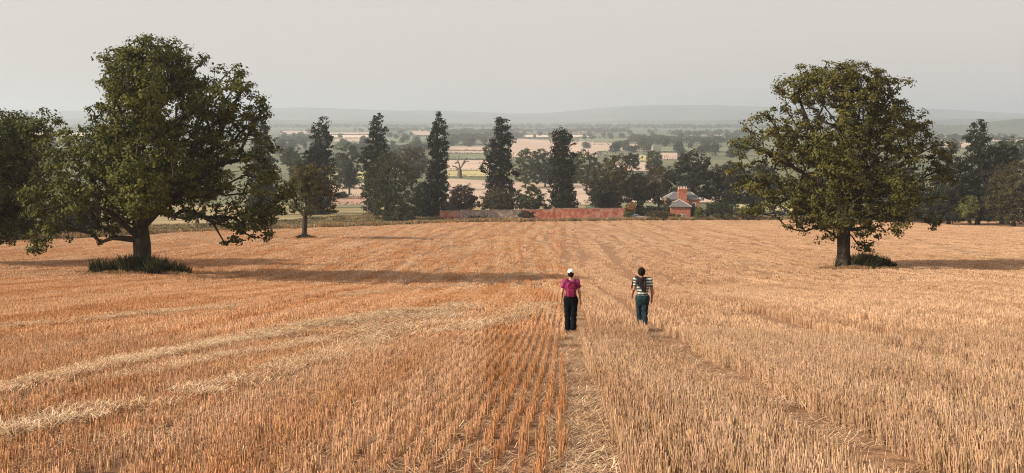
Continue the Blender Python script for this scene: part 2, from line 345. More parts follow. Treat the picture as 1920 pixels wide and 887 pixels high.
def keep(X, Y, w):
    u, path, gap = zones(X, Y)
    k = ~path & ~gap & (Y < edge(X) - 1.5) & ~near_line(X, Y, TRACKS, np.clip(w + Y * 0.0008, 0.15, 0.42)) & ~(near_line(X, Y, TRACKS[5:9], 0.42) & (Y < 46))
    for c, r in TREE_SPOTS: k &= ((X - c[0]) / r)**2 + ((Y - c[1]) / 2.0)**2 > 1
    for px, py, r in BODY_SPOTS: k &= (X - px)**2 + (Y - py)**2 > r * r
    return k, u
WOMAN = foot(1070, 29.3); MAN = foot(1204, 30.3)
BODY_SPOTS = [(WOMAN[0], WOMAN[1], 0.28), (MAN[0], MAN[1], 0.25)]

def lay(y0, y1, du, dy, wfac, jit, seed):
    r = np.random.default_rng(seed); X = []; Yv = []
    Y = y0
    while Y < y1:
        half = wfac * Y + 2.5; u = np.arange(-half - ROW * Y, half - ROW * Y, du); u = np.round(u / du) * du
        X.append(u + ROW * Y + r.normal(0, jit, len(u))); Yv.append(np.full(len(u), Y) + r.uniform(-dy / 2, dy / 2, len(u))); Y += dy
    return np.concatenate(X), np.concatenate(Yv)
def stub(tagname, y0, y1, du, dy, wfac, jit, mk, side, wtrack, seed, label, cat='stubble'):
    X, Y = lay(y0, y1, du, dy, wfac, jit, seed); k, u = keep(X, Y, wtrack)
    right = u > 0.25
    k &= right if side > 0 else ~right
    if side > 0 and 20 < y0 < 60: k &= ~((u < 0.70) | (abs(u - 2.42) < np.where(Y < 31, 0.46, 0.32)))
    if side < 0:       # bare and flattened spots in the short stubble
        k &= vnoise(X, Y, 0.9, 5) * 0.6 + vnoise(X, Y, 2.7, 6) * 0.4 > (0.20 if y0 < 60 else 0.12)
    X, Y, u = X[k], Y[k], u[k]; p, ro = slope(X, Y); n = len(X); r = np.random.default_rng(seed + 1)
    hz = (0.82 + 0.36 * vnoise(X, Y, 0.35, 9)) * r.uniform(0.93, 1.07, n)
    if side > 0: hz *= np.clip(1.05 - np.clip(Y - 30, 0, 100) / 160, 0.5, 1.05)
    flip = r.integers(0, 2, n) * np.pi
    sg = np.where(flip > 1, -1, 1)
    return scatter(tagname, mk, np.stack([X, Y, zt(X, Y)], -1), -ROW + flip + r.normal(0, 0.03 if y0 < 60 else 0.06, n), p * sg, ro * sg, np.stack([np.ones(n), np.ones(n), hz], -1), label, cat, seed)
ms, mt_ = M['straw_short'], M['straw_tall']
near_s = [clump('a', [stalks(40, -0.02, 0.02, -0.22, 0.22, 0.135, 0.0056, i, rows=[0.0]), stalks(3, -0.07, 0.07, -0.2, 0.2, 0.14, 0.004, i + 50, flat=True)], ms) for i in range(10)]
near_t = [clump('b', [stalks(54, 0, 0, -0.22, 0.22, 0.255, 0.006, i + 20, rows=[-.014, 0, .014]), stalks(5, -0.06, 0.06, -0.2, 0.2, 0.2, 0.006, i + 80, lean=0.5)], mt_) for i in range(10)]
stub('short_stubble', 5.5, 27, 0.165, 0.42, 0.53, 0.012, near_s, -1, 0.16, 31, 'short cut orange stubble in rows left of the trodden path')
stub('tall_stubble', 5.5, 27, 0.165, 0.40, 0.53, 0.018, near_t, 1, 0.16, 32, 'tall pale stubble standing right of the trodden path')
mid_s = [clump('c', [stalks(74, 0, 0, -0.6, 0.6, 0.145, 0.011, i + 120, rows=[0.0], tri=False)], ms) for i in range(8)]
mid_t = [clump('d', [stalks(250, -0.2, 0.2, -0.55, 0.55, 0.225, 0.0085, i + 140, rows=[-.165, 0, .165], tri=False)], mt_) for i in range(8)]
stub('short_stubble', 27, 72, 0.165, 1.15, 0.53, 0.012, mid_s, -1, 0.2, 33, 'rows of short orange stubble in the tree shadow and around it')
stub('tall_stubble', 27, 72, 0.495, 1.05, 0.53, 0.03, mid_t, 1, 0.25, 34, 'pale stubble on the slope beyond the two walkers, right side')
def far_clumps(tag_, half, n, h, seeds, ms_): return [clump(tag_, [stalks(n, -half, half, -2.2, 2.2, h, 0.022 if half < .4 else 0.028, i, tri=False)], ms_[i % len(ms_)]) for i in seeds]
stub('short_stubble', 72, 145, 0.5, 3.8, 0.53, 0.1, far_clumps('e', .28, 250, .15, range(160, 168), [ms, ms, mt_]), -1, 0.22, 35, 'short stubble around and behind the oaks on the left')
stub('tall_stubble', 72, 145, 0.5, 3.8, 0.53, 0.1, far_clumps('f', .28, 250, .16, range(170, 176), [mt_]), 1, 0.22, 36, 'pale stubble around the right oak')
stub('short_stubble', 145, 300, 0.95, 4.0, 0.53, 0.15, far_clumps('e', .5, 430, .15, range(180, 188), [ms, mt_, mt_]), -1, 0.3, 37, 'distant short stubble left of the path up to the wall')
stub('tall_stubble', 145, 304, 0.95, 4.0, 0.53, 0.15, far_clumps('f', .5, 430, .16, range(190, 196), [mt_]), 1, 0.3, 38, 'distant stubble right of the path below the brick house')
# loose straw: on the path, in the swaths, thinly everywhere on the left
lit = [clump('g', [stalks(64, -0.3, 0.3, -0.3, 0.3, 0.13, 0.0055, i + 200, flat=True)], M['litter']) for i in range(8)]
litb = [clump('h', [stalks(46, -0.5, 0.5, -0.5, 0.5, 0.3, 0.014, i + 220, flat=True)], M['litter']) for i in range(6)]
lito = [clump('k', [stalks(70, -0.3, 0.3, -0.3, 0.3, 0.12, 0.006, i + 240, flat=True)], M['litter_old' if i % 3 else 'litter']) for i in range(9)]
def straw(name, X, Y, mk, seed, label, zs=1.0, lift=0.0):
    n = len(X); r = np.random.default_rng(seed); p, ro = slope(X, Y); s = r.uniform(0.8, 1.25, n)
    return scatter(name, mk, np.stack([X, Y, zt(X, Y) + 0.006 + lift], -1), r.uniform(0, 0.4, n) + 0 * p, p, ro, np.stack([s, s, np.full(n, zs)], -1), label, 'straw', seed)
r = np.random.default_rng(77)
Y = r.uniform(5, 45, 420) ** 1.0; u = r.uniform(0.04, 0.45, 420); k = vnoise(u, Y, 1.3, 19) > .35; Y, u = Y[k], u[k]; straw('loose_straw', u + ROW * Y - 0.05 * np.sin(Y * 0.35), Y, lito, 41, 'flattened straw covering the narrow trodden path')
X, Y = [], []
for q, w in SWATHS:
    for rep in range(6 if q[:, 1].mean() < 26 else 2):
        wl = w * np.clip(q[:, 1] / 25, 0.5, 1.2) * (.6 + .8 * vnoise(q[:, 0], q[:, 1], .6, 25)); X.append(q[:, 0] + r.normal(0, 1, len(q)) * wl); Y.append(q[:, 1] + r.normal(0, 1, len(q)) * wl)
X = np.concatenate(X); Y = np.concatenate(Y); k = vnoise(X, Y, 0.55, 21) * 0.6 + vnoise(X, Y, 1.7, 22) * 0.4 > np.where(Y < 26, .25, .36); X, Y = X[k], Y[k]
k = Y < 26; straw('loose_straw', X[k], Y[k], lit, 42, 'pale swaths of loose straw across the left foreground', 1.5, 0.085)
k = ~k & (Y < edge(X) - 2) & (r.random(len(X)) < np.clip(30 / Y, .22, .6)) & (vnoise(X, Y, .25, 23) > .35); straw('loose_straw', X[k], Y[k], litb, 43, 'thin pale lines of straw on the far slope', 2.0, 0.07)
Y = np.sqrt(r.uniform(5**2, 30**2, 2600)); X = r.uniform(-0.53, 0.53, 2600) * Y; k = (X - ROW * Y < 0.6) | (r.random(2600) < 0.25); k &= (vnoise(X, Y, 0.45, 33) > 0.36) | (vnoise(X, Y, 0.9, 5) < .3)
straw('loose_straw', X[k], Y[k], lito, 44, 'chopped straw lying thinly between the stubble rows', 1.2, 0.02)
# tramline gaps carry a little crushed straw
Y = r.uniform(5, 40, 70); straw('loose_straw', 2.42 + ROW * Y - 0.05 * np.sin(Y * 0.35) + r.normal(0, 0.1, 70), Y, lito, 45, 'crushed straw in the wheel track the man walks along')

# ------------------------------------------------------------------ trees
M['bark'] = mat('bark', (0.030, 0.024, 0.017), (0.060, 0.048, 0.034), 5, 0.95, 1.0, 8, stretch=(1, 1, 0.25))
M['deadwood'] = mat('dead_wood', (0.09, 0.07, 0.055), (0.15, 0.12, 0.095), 3, 0.95, 0.5)
def leafmat(name, c, c2, trans=0.28): return mat(name, c, c2, 0.5, 0.6, tint=True, trans=trans, spec=0.08)
M['oak'] = leafmat('oak_leaf', (0.050, 0.060, 0.013), (0.108, 0.108, 0.023), 0.16)
M['oak_b'] = leafmat('oak_leaf_brown', (0.055, 0.057, 0.014), (0.112, 0.098, 0.025), 0.16)
M['autumn'] = leafmat('autumn_leaf', (0.058, 0.064, 0.020), (0.115, 0.088, 0.027), 0.2)
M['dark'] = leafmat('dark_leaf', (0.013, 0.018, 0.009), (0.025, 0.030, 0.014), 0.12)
M['green'] = leafmat('green_leaf', (0.034, 0.043, 0.015), (0.058, 0.066, 0.023), 0.15)
M['brown'] = leafmat('brown_leaf', (0.042, 0.039, 0.016), (0.068, 0.055, 0.024), 0.15)
M['red'] = leafmat('purple_leaf', (0.036, 0.024, 0.018), (0.055, 0.036, 0.026), 0.15)
M['lime'] = leafmat('lime_leaf', (0.085, 0.095, 0.024), (0.12, 0.12, 0.035), 0.25)
M['orange'] = leafmat('orange_leaf', (0.22, 0.11, 0.03), (0.30, 0.16, 0.05), 0.25)
M['nettle'] = leafmat('nettle_leaf', (0.035, 0.040, 0.016), (0.060, 0.058, 0.022), 0.2)
M['drygrass'] = mat('dry_grass', (0.30, 0.17, 0.075), (0.46, 0.30, 0.15), 0.6, 0.8, tint=True, trans=0.2)
M['greygrass'] = mat('grey_grass', (0.13, 0.105, 0.045), (0.33, 0.235, 0.115), 0.25, 0.8, tint=True, trans=0.2)

def leaf_mesh(name, C, N, size, rng, outward, cvar=0.25):
    """rhombic leaf sprays at centres C, facing about N"""
    n = len(C); nn = N * outward + rng.normal(0, 0.5, (n, 3)); nn /= np.linalg.norm(nn, axis=1)[:, None] + 1e-9
    t = rng.normal(0, 1, (n, 3)); t -= nn * (t * nn).sum(1)[:, None]; t /= np.linalg.norm(t, axis=1)[:, None] + 1e-9
    b = np.cross(nn, t); s = (size * rng.uniform(0.6, 1.3, n))[:, None]; w = s * rng.uniform(0.5, 0.85, (n, 1))
    V = np.stack([C - t * s * .5, C + b * w * .5 + t * s * .1 + nn * s * .08, C + t * s * .55, C - b * w * .5 - t * s * .05 + nn * s * .08], 1).reshape(-1, 3)
    tint = rng.uniform(1 - cvar, 1 + cvar, (n, 1)) * np.stack([rng.uniform(.9, 1.15, n), np.ones(n), rng.uniform(.8, 1.1, n)], -1)
    return np_mesh(name, V, np.arange(4 * n).reshape(n, 4), np.repeat(tint, 4, 0))
def limb_mesh(name, nodes, parent, rad, sides=6):
    V = []; Fq = []; o = 0; ang = np.arange(sides) * 2 * np.pi / sides; ca, sa = np.cos(ang), np.sin(ang)
    for i in range(len(nodes)):
        p = parent[i]
        if p < 0: continue
        a, b = nodes[p], nodes[i]; d = b - a; l = np.linalg.norm(d)
        if l < 1e-5: continue
        d /= l; u = np.cross(d, [0.31, 0.77, 0.55]); u /= np.linalg.norm(u); w = np.cross(d, u); k = np.stack([u * c + w * s for c, s in zip(ca, sa)])
        r0 = min(rad[p], rad[i] * 1.6); V.append(a + k * r0); V.append(b + k * rad[i]); j = np.arange(sides)
        Fq.append(np.stack([o + j, o + (j + 1) % sides, o + sides + (j + 1) % sides, o + sides + j], -1)); o += 2 * sides
    return np_mesh(name, np.concatenate(V), np.concatenate(Fq))
def trunk_mesh(name, pts, rads, rng, sides=14, flare=1.6):
    P = np.array(pts, float); R = np.array(rads, float)
    s = np.linspace(0, len(P) - 1, 4 * (len(P) - 1) + 1); P = np.stack([np.interp(s, np.arange(len(R)), P[:, k]) for k in range(3)], -1); R = np.interp(s, np.arange(len(R)), R)
    V = []; n = len(P); ph = rng.uniform(0, 6, 3)
    for i in range(n):
        z = P[i, 2] - P[0, 2]; fl = 1 + (flare - 1) * math.exp(-max(0, z) / (R[0] * 1.3))
        for j in range(sides):
            a = 2 * math.pi * j / sides; rr = R[i] * fl * (1 + .06 * math.sin(3 * a + ph[0] + z * .3) + .05 * math.sin(5 * a + ph[1]) + .03 * math.sin(z * 3 + a * 2) + (fl - 1) * .25 * math.sin(4 * a + ph[2]))
            V.append(P[i] + np.array([math.cos(a) * rr, math.sin(a) * rr, 0]))
    idx = np.arange(n * sides).reshape(n, sides); nx = np.roll(idx, -1, 1)
    return np_mesh(name, V, np.stack([idx[:-1], nx[:-1], nx[1:], idx[1:]], -1).reshape(-1, 4))

def sample_crown(lobes, n, rng, shell=0.33, hollow=0.55, mind=0.0, bough=0.0, gapf=0.4):
    L = np.array(lobes); vol = (L[:, 3] * L[:, 4] * L[:, 5]) ** 0.72; vol /= vol.sum()
    k = rng.choice(len(L), n * 4, p=vol); d = rng.normal(0, 1, (n * 4, 3)); d /= np.linalg.norm(d, axis=1)[:, None]
    rr = rng.uniform(0, 1, n * 4) ** shell * (1 + (rng.random(n * 4) < .12) * rng.uniform(0, .22, n * 4)); P = L[k, :3] + d * L[k, 3:6] * rr[:, None]
    q = np.full(n * 4, 9.0)
    for j in range(len(L)):
        e = np.linalg.norm((P - L[j, :3]) / L[j, 3:6], axis=1); e[k == j] = np.maximum(e[k == j], hollow); q = np.minimum(q, e)
    ok = (q >= hollow) | (rng.random(n * 4) < 0.2)
    if bough: f = 1 / bough; s3 = (vnoise(P[:, 0] + 40 + P[:, 1] * .6, P[:, 2] * 1.25 + 40 - P[:, 1] * .5, f, 71) * .6 + vnoise(P[:, 0] * .8 - P[:, 1] + 80, P[:, 2] * 1.4 + P[:, 1] * .3 + 60, f * 1.9, 72) * .4); ok &= s3 > gapf
    P = P[ok]; d = d[ok]
    if mind:
        keepi = []; cell = {}
        for i, p in enumerate(P):
            c = tuple((p // mind).astype(int))
            if cell.get(c, 0) >= 1: continue
            cell[c] = 1; keepi.append(i)
            if len(keepi) >= n: break
        P, d = P[keepi], d[keepi]
    return P[:n], d[:n]
def grow(start, targets, rng, alpha=0.35, step=1.2):
    """branch skeleton: every target joins the nearest bit of wood already grown"""
    nodes = [np.array(p, float) for p in start['p']]; par = list(start['par']); cost = []
    for i, p in enumerate(par): cost.append(0 if p < 0 else cost[p] + np.linalg.norm(nodes[i] - nodes[p]))
    free = start.get('free', 1); A = np.array(nodes); Cc = np.array(cost); order = np.argsort(np.linalg.norm(targets - A[free], axis=1)); tips = {}
    for ti in order:
        t = targets[ti]; dist = np.linalg.norm(A - t, axis=1); up = np.clip(A[:, 2] - t[2], 0, 9) * 0.25
        c = dist + alpha * Cc + up; c[:free] += 50; b = int(np.argmin(c)); L = dist[b]; m = max(1, int(L / step)); prev = b; a = A[b]; new = []; nc = []
        for s in range(1, m + 1):
            f = s / m; p = a * (1 - f) + t * f + (rng.normal(0, 0.10 * step, 3) if s < m else 0) + np.array([0, 0, 0.12 * L * f * (1 - f)])
            new.append(p); par.append(prev); nc.append(Cc[b] + L * f); prev = len(A) + len(new) - 1
        A = np.vstack([A] + new); Cc = np.concatenate([Cc, nc]); tips[ti] = prev
    return A, np.array(par), tips
def radii(par, n, rtrunk, rtip, expo=2.2):
    w = np.zeros(n); has = np.zeros(n, bool)
    for i in range(n):
        if par[i] >= 0: has[par[i]] = True
    w[~has] = 1
    for i in range(n - 1, -1, -1):
        if par[i] >= 0: w[par[i]] += w[i]
    return rtip + (rtrunk - rtip) * ((w - 1) / max(1, w.max() - 1)) ** (1 / expo)

def px_lobes(pl, x0, Y, base, rng, deep=1.0, fill=True, clear=0.0):
    """crown outline as ellipses (x, y, rx, ry) seen on the tree's own plane -> local ellipsoids with depth"""
    out = []; sc = (Y * CP) / F * 1.012
    for l in pl:
        p = at(l[0], l[1], Y) - base; rx, rz = l[2] * sc, l[3] * sc; rd = (rx + rz) * 0.55 * deep
        out.append((p[0], l[4] * sc if len(l) > 4 else rng.uniform(-.25, .25) * rd, p[2], rx, rd, rz))
    if fill:
        full = max(abs(o[0]) + o[3] for o in out)
        for o in list(out):
            if abs(o[0]) > 0.25 * full:
                for s in (-1, 1): out.append((o[0] * 0.30, s * abs(o[0]) * 0.85, o[2] * 1.0, o[3] * 0.85, o[4], o[5] * 0.9))
            else:
                for s in (-1, 1): out.append((o[0], s * o[4] * 0.75, o[2] - 0.1 * o[5], o[3] * 0.8, o[4] * 0.8, o[5] * 0.85))
    nl = len(pl); out = out[:nl] + [(o[0], o[1], max(o[2], clear + o[5] * 0.9), *o[3:]) for o in out[nl:]]
    return out
def tree(name, label, group, x0, Y, lobes, lm, rtrunk, trunk=None, limbs=(), nclump=500, per=60, csize=0.75, leaf=0.24, seed=0, flare=1.6, deep=1.0, cat='tree',
         trunk_top=None, fill=True, shell=0.33, hollow=0.55, bark='bark', up=0.45, twigs=True, bough=0.0, gapf=0.4, clear=0.0):
    rng = np.random.default_rng(seed); base = foot(x0, Y); root = empty(name, tuple(base)); tag(root, label, cat, group)
    Lb = px_lobes(lobes, x0, Y, base, rng, deep, fill, clear)
    loc = lambda x, y, dy=0: at(x, y, Y) - base + np.array([0, dy, 0])
    if trunk: tp = [np.array([0, 0, -0.25])] + [loc(x, y) for x, y in trunk]
    else:
        top = trunk_top if trunk_top else 0.55 * max(l[2] for l in Lb); tp = [np.array([0, 0, -0.25]), np.array([0.05, 0, top * .35]), np.array([0, 0, top * .7]), np.array([0.05, 0.0, top])]
    nodes = list(tp); par = [-1] + list(range(len(tp) - 1)); free = max(1, len(tp) - 2)
    for (ib, pts) in limbs:
        prev = ib if ib >= 0 else len(tp) - 1
        for q in pts: nodes.append(loc(*q)); par.append(prev); prev = len(nodes) - 1
    T, D = sample_crown(Lb, nclump, rng, shell, hollow, mind=csize * 0.72, bough=bough, gapf=gapf)
    if len(tp) > 1:
        A, pr, tips = grow({'p': nodes, 'par': par, 'free': free}, T, rng, step=max(1.0, csize * 1.4)); R = radii(pr, len(A), rtrunk * .9, 0.02 + leaf * 0.03)
        nt_ = len(tp); trads = [rtrunk] + [max(R[i], rtrunk * (0.92 - 0.12 * i / nt_)) if i <= free else R[i] for i in range(1, nt_)]
        tr = link('trunk', trunk_mesh('trunk', tp, trads, rng, flare=flare), M[bark], root, smooth=True)
        if twigs: link('branches', limb_mesh('branches', A, pr, R, 6), M[bark], root, smooth=True)
    n = len(T) * per; own = np.repeat(np.arange(len(T)), per); off = rng.normal(0, 1, (n, 3)); off /= np.linalg.norm(off, axis=1)[:, None]
    cs = csize * rng.uniform(0.6, 1.35, len(T)); off *= (rng.uniform(0, 1, n) ** 0.5 * cs[own])[:, None]; off[:, 2] *= 0.62
    C = T[own] + off; N = D[own] * 0.7 + off / (cs[own][:, None]) * 0.9 + np.array([0, 0, up]); C = C[C[:, 2] > 0.15]; N = N[:len(C)]
    cr = link('crown', leaf_mesh('crown', C, N, leaf, rng, 1.0), lm, root); cr['kind'] = 'stuff'
    return root

GO = 'old oaks standing in the stubble'
tree('oak_tree', 'broad old oak on the left with dark forked trunk ringed by nettles', GO, 268, 83,
     [(280, 138, 80, 70), (222, 128, 44, 46), (345, 135, 58, 46), (290, 95, 52, 28), (430, 188, 70, 52), (455, 215, 46, 44), (425, 150, 50, 32), (505, 335, 42, 44), (525, 372, 24, 30),  (375, 215, 70, 55), (240, 200, 72, 62), (305, 285, 120, 85), (445, 300, 84, 62), (480, 350, 62, 60), (455, 395, 70, 42),
      (165, 290, 105, 68), (120, 375, 78, 62), (340, 370, 72, 46), (210, 400, 60, 36), (95, 440, 40, 30), (190, 440, 34, 18), (440, 430, 26, 28), (495, 425, 30, 28), (150, 425, 30, 24), (405, 410, 22, 26), (425, 452, 12, 12), (480, 448, 12, 12), (70, 462, 18, 14)],
     M['oak'], 0.66, trunk=[(266, 480), (265, 450), (262, 425)], limbs=[(3, [(242, 398), (215, 365), (180, 325), (140, 300)]), (3, [(276, 385), (287, 330), (296, 260), (290, 180)]), (3, [(296, 395), (350, 350), (410, 310), (455, 300)]),
     (2, [(225, 385, -3), (180, 380, -5)]), (3, [(275, 380, 4), (290, 330, 7), (310, 270, 8)]), (3, [(300, 370, -4), (340, 320, -6), (370, 250, -6)])], nclump=2250, per=38, csize=0.62, leaf=0.235, seed=21, flare=1.35, bough=1.25, gapf=0.40, clear=5.2)
tree('oak_tree', 'round topped oak on the right with straight trunk and sparse sunlit crown', GO, 1582, 98,
     [(1560, 162, 84, 48), (1492, 182, 58, 48), (1650, 178, 54, 50), (1600, 142, 56, 32), (1445, 240, 56, 44), (1695, 215, 40, 34), (1515, 140, 34, 22), (1665, 145, 26, 20), (1422, 285, 60, 40), (1400, 310, 36, 30), (1540, 270, 100, 70), (1640, 270, 85, 70), (1725, 250, 42, 38), (1745, 300, 48, 55), (1765, 345, 30, 44),
      (1425, 345, 48, 36), (1470, 375, 70, 42), (1570, 375, 100, 52), (1690, 350, 84, 58), (1730, 385, 46, 34), (1540, 425, 42, 30), (1625, 425, 34, 30), (1748, 418, 20, 18), (1490, 412, 34, 20), (1415, 395, 22, 18), (1620, 462, 26, 14), (1560, 452, 16, 18)],
     M['oak_b'], 0.62, trunk=[(1582, 465), (1582, 430), (1584, 390)], limbs=[(3, [(1585, 330), (1583, 260), (1575, 180)]), (3, [(1540, 345), (1490, 315), (1440, 290)]), (3, [(1640, 345), (1700, 300), (1740, 280)]),
     (-1, [(1550, 300), (1520, 240), (1500, 190)]), (-1, [(1620, 290), (1640, 220), (1650, 170)]), (3, [(1575, 350, 6), (1570, 300, 8)]), (3, [(1590, 350, -6), (1600, 300, -8)])], nclump=1950, per=36, csize=0.60, leaf=0.235, seed=22, flare=1.3, shell=0.42, bough=1.25, gapf=0.43, clear=3.6)
tree('oak_tree', 'dark oak cut off by the left edge of the picture', GO, -45, 97,
     [(30, 260, 62, 52), (-30, 270, 85, 70), (85, 240, 40, 34), (70, 310, 62, 50), (-40, 350, 120, 72), (30, 380, 80, 56), (10, 430, 60, 26), (-120, 380, 70, 60)],
     M['oak'], 0.6, trunk=[(-44, 460), (-43, 430), (-40, 400)], limbs=[(3, [(-35, 350), (-30, 280)]), (3, [(0, 350), (50, 300)])], nclump=1300, per=44, csize=0.75, leaf=0.27, seed=23)
tree('field_tree', 'small solitary tree with russet crown near the far edge of the stubble', None, 570, 172,
     [(585, 348, 36, 28), (552, 352, 20, 24), (616, 360, 22, 22), (595, 320, 26, 15), (566, 327, 22, 16), (551, 386, 18, 12), (622, 390, 18, 12), (585, 380, 24, 14)], M['autumn'], 0.42,
     trunk=[(571, 425), (572, 405), (575, 390)], limbs=[(3, [(580, 360), (585, 335)])], nclump=460, per=34, csize=0.55, leaf=0.28, seed=24, shell=.45, hollow=.4, bough=1.0, gapf=.4, flare=1.3)

# tall ivy-clad conifers: outline half widths down the stem
def column(label, x, Y, prof, seed, m='dark', extra=()):
    lob = []
    rs = np.random.default_rng(seed)
    for (y0, w0), (y1, w1) in zip(prof[:-1], prof[1:]):
        n = max(1, int((y1 - y0) / 7))
        for i in range(n):
            f = (i + .5) / n; w = (w0 + (w1 - w0) * f) * rs.uniform(0.78, 1.12); lob.append((x + rs.uniform(-.2, .2) * w, y0 + (y1 - y0) * f, w, max(8, w * .8), 0))
    tree('tall_conifer', label, 'tall conifers behind the garden wall', x, Y, lob + list(extra), M[m], 0.7, trunk_top=(prof[-1][0] - prof[0][0]) * Y / F * 0.93, nclump=620, per=34, csize=0.95, leaf=0.48, seed=seed, fill=False, deep=0.95, shell=0.3, hollow=0.6, up=0.2, twigs=False)
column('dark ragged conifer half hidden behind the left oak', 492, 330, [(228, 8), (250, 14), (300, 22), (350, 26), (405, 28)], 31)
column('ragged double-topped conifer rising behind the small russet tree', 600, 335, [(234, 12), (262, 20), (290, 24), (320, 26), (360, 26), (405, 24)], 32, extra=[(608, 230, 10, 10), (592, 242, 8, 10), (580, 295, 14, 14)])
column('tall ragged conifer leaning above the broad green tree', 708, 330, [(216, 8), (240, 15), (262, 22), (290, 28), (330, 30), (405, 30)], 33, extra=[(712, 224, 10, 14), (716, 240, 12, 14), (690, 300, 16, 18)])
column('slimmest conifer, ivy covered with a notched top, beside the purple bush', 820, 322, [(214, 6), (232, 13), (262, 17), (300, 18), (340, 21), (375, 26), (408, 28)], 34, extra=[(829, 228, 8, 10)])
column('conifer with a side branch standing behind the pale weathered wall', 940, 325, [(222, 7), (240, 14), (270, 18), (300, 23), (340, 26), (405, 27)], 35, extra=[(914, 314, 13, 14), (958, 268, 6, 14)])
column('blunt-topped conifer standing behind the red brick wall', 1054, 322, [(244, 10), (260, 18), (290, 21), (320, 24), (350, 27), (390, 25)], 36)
GT = 'trees behind the wall and the house'
def bushy(name, label, x, Y, lob, m, seed, rt=0.45, ncl=300, per=40, leaf=0.5, cs=1.05, cat='tree', group=GT, top=None, fill=True):
    return tree(name, label, group, x, Y, lob, M[m], rt, nclump=ncl, per=per, csize=cs, leaf=leaf, seed=seed, cat=cat, trunk_top=top, fill=fill, deep=1.1, shell=0.28, hollow=0.62, twigs=ncl > 120)
bushy('broad_tree', 'broad dense green tree with foliage down to the field edge', 738, 296, [(735, 330, 52, 40), (700, 355, 28, 34), (770, 365, 28, 40), (735, 380, 42, 34), (755, 402, 30, 14), (720, 300, 24, 14)], 'green', 41, ncl=520, leaf=0.42, per=36, cs=0.9)
bushy('broad_tree', 'dark green tree squeezed between slim conifer and broad tree', 790, 318, [(792, 365, 22, 26), (800, 395, 22, 18)], 'dark', 42, ncl=150)
bushy('purple_bush', 'dark purple rounded bush behind the left end of the wall', 866, 312, [(868, 368, 27, 24), (850, 385, 22, 16), (884, 385, 18, 14)], 'red', 43, ncl=240, leaf=0.4, cs=0.8, cat='bush')
bushy('shrub', 'spreading olive shrub behind the pale weathered wall', 935, 310, [(935, 372, 34, 20), (915, 380, 22, 14)], 'brown', 44, ncl=200, leaf=0.4, cs=0.8, cat='bush')
bushy('shrub', 'feathery dark shrub with loose twigs between two conifers', 998, 311, [(995, 368, 30, 22), (1015, 382, 22, 14), (980, 380, 20, 14)], 'green', 45, ncl=210, leaf=0.4, cs=0.8, cat='bush')
bushy('yew_tree', 'low dark rounded yew just behind the red brick wall', 1131, 312, [(1131, 358, 27, 26), (1113, 375, 18, 16), (1150, 375, 18, 16)], 'dark', 46, ncl=260, leaf=0.4, cs=0.85)
bushy('broad_tree', 'brownish domed tree rising behind the low yew', 1148, 350, [(1150, 318, 34, 28), (1120, 340, 30, 26), (1168, 345, 22, 26), (1140, 370, 36, 24)], 'brown', 47, ncl=360)
bushy('broad_tree', 'hazy green tree right of the blunt conifer', 1100, 470, [(1095, 305, 34, 24), (1075, 325, 20, 24), (1118, 325, 18, 22)], 'green', 48, ncl=260, leaf=0.6)
bushy('broad_tree', 'leftmost dome of the hazy wood between two conifers', 985, 520, [(980, 312, 16, 20), (1000, 300, 26, 24), (990, 325, 30, 20)], 'green', 49, ncl=240, leaf=0.62)
bushy('broad_tree', 'right dome of the hazy wood between two conifers', 1022, 535, [(1020, 302, 24, 24), (1035, 318, 20, 26), (1012, 326, 26, 18)], 'dark', 50, ncl=240, leaf=0.62)
bushy('broad_tree', 'slender olive tree left of the brick house chimney', 1235, 350, [(1235, 335, 22, 26), (1218, 350, 20, 24), (1245, 365, 22, 22)], 'brown', 51, ncl=260)
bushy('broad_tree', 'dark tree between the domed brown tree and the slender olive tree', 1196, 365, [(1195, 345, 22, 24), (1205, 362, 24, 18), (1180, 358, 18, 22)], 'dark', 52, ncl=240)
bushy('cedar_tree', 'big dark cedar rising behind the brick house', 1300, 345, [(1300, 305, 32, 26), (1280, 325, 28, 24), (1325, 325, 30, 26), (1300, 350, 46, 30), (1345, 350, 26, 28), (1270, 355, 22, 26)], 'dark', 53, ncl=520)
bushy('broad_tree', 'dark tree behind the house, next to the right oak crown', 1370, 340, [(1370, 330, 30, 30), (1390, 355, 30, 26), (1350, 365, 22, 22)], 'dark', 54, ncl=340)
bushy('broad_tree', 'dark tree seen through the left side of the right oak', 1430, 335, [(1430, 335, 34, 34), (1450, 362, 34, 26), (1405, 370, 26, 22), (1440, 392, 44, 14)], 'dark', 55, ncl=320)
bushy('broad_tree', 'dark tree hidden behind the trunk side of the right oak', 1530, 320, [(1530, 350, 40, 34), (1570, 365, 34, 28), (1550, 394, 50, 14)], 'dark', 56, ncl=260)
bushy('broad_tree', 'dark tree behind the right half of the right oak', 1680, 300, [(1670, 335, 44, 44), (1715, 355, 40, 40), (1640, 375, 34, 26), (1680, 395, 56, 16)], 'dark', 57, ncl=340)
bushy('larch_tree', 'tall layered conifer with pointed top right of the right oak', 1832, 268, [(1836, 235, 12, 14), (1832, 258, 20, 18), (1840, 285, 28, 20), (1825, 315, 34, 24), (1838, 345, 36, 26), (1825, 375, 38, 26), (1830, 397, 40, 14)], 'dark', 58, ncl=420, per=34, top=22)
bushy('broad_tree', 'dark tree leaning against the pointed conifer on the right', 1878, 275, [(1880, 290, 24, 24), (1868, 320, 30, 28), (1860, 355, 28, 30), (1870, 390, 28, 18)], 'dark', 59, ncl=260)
bushy('broad_tree', 'dark tree filling the gap between right oak and pointed conifer', 1778, 270, [(1775, 300, 22, 26), (1780, 340, 30, 34), (1765, 375, 34, 24), (1775, 398, 34, 12)], 'dark', 60, ncl=280)
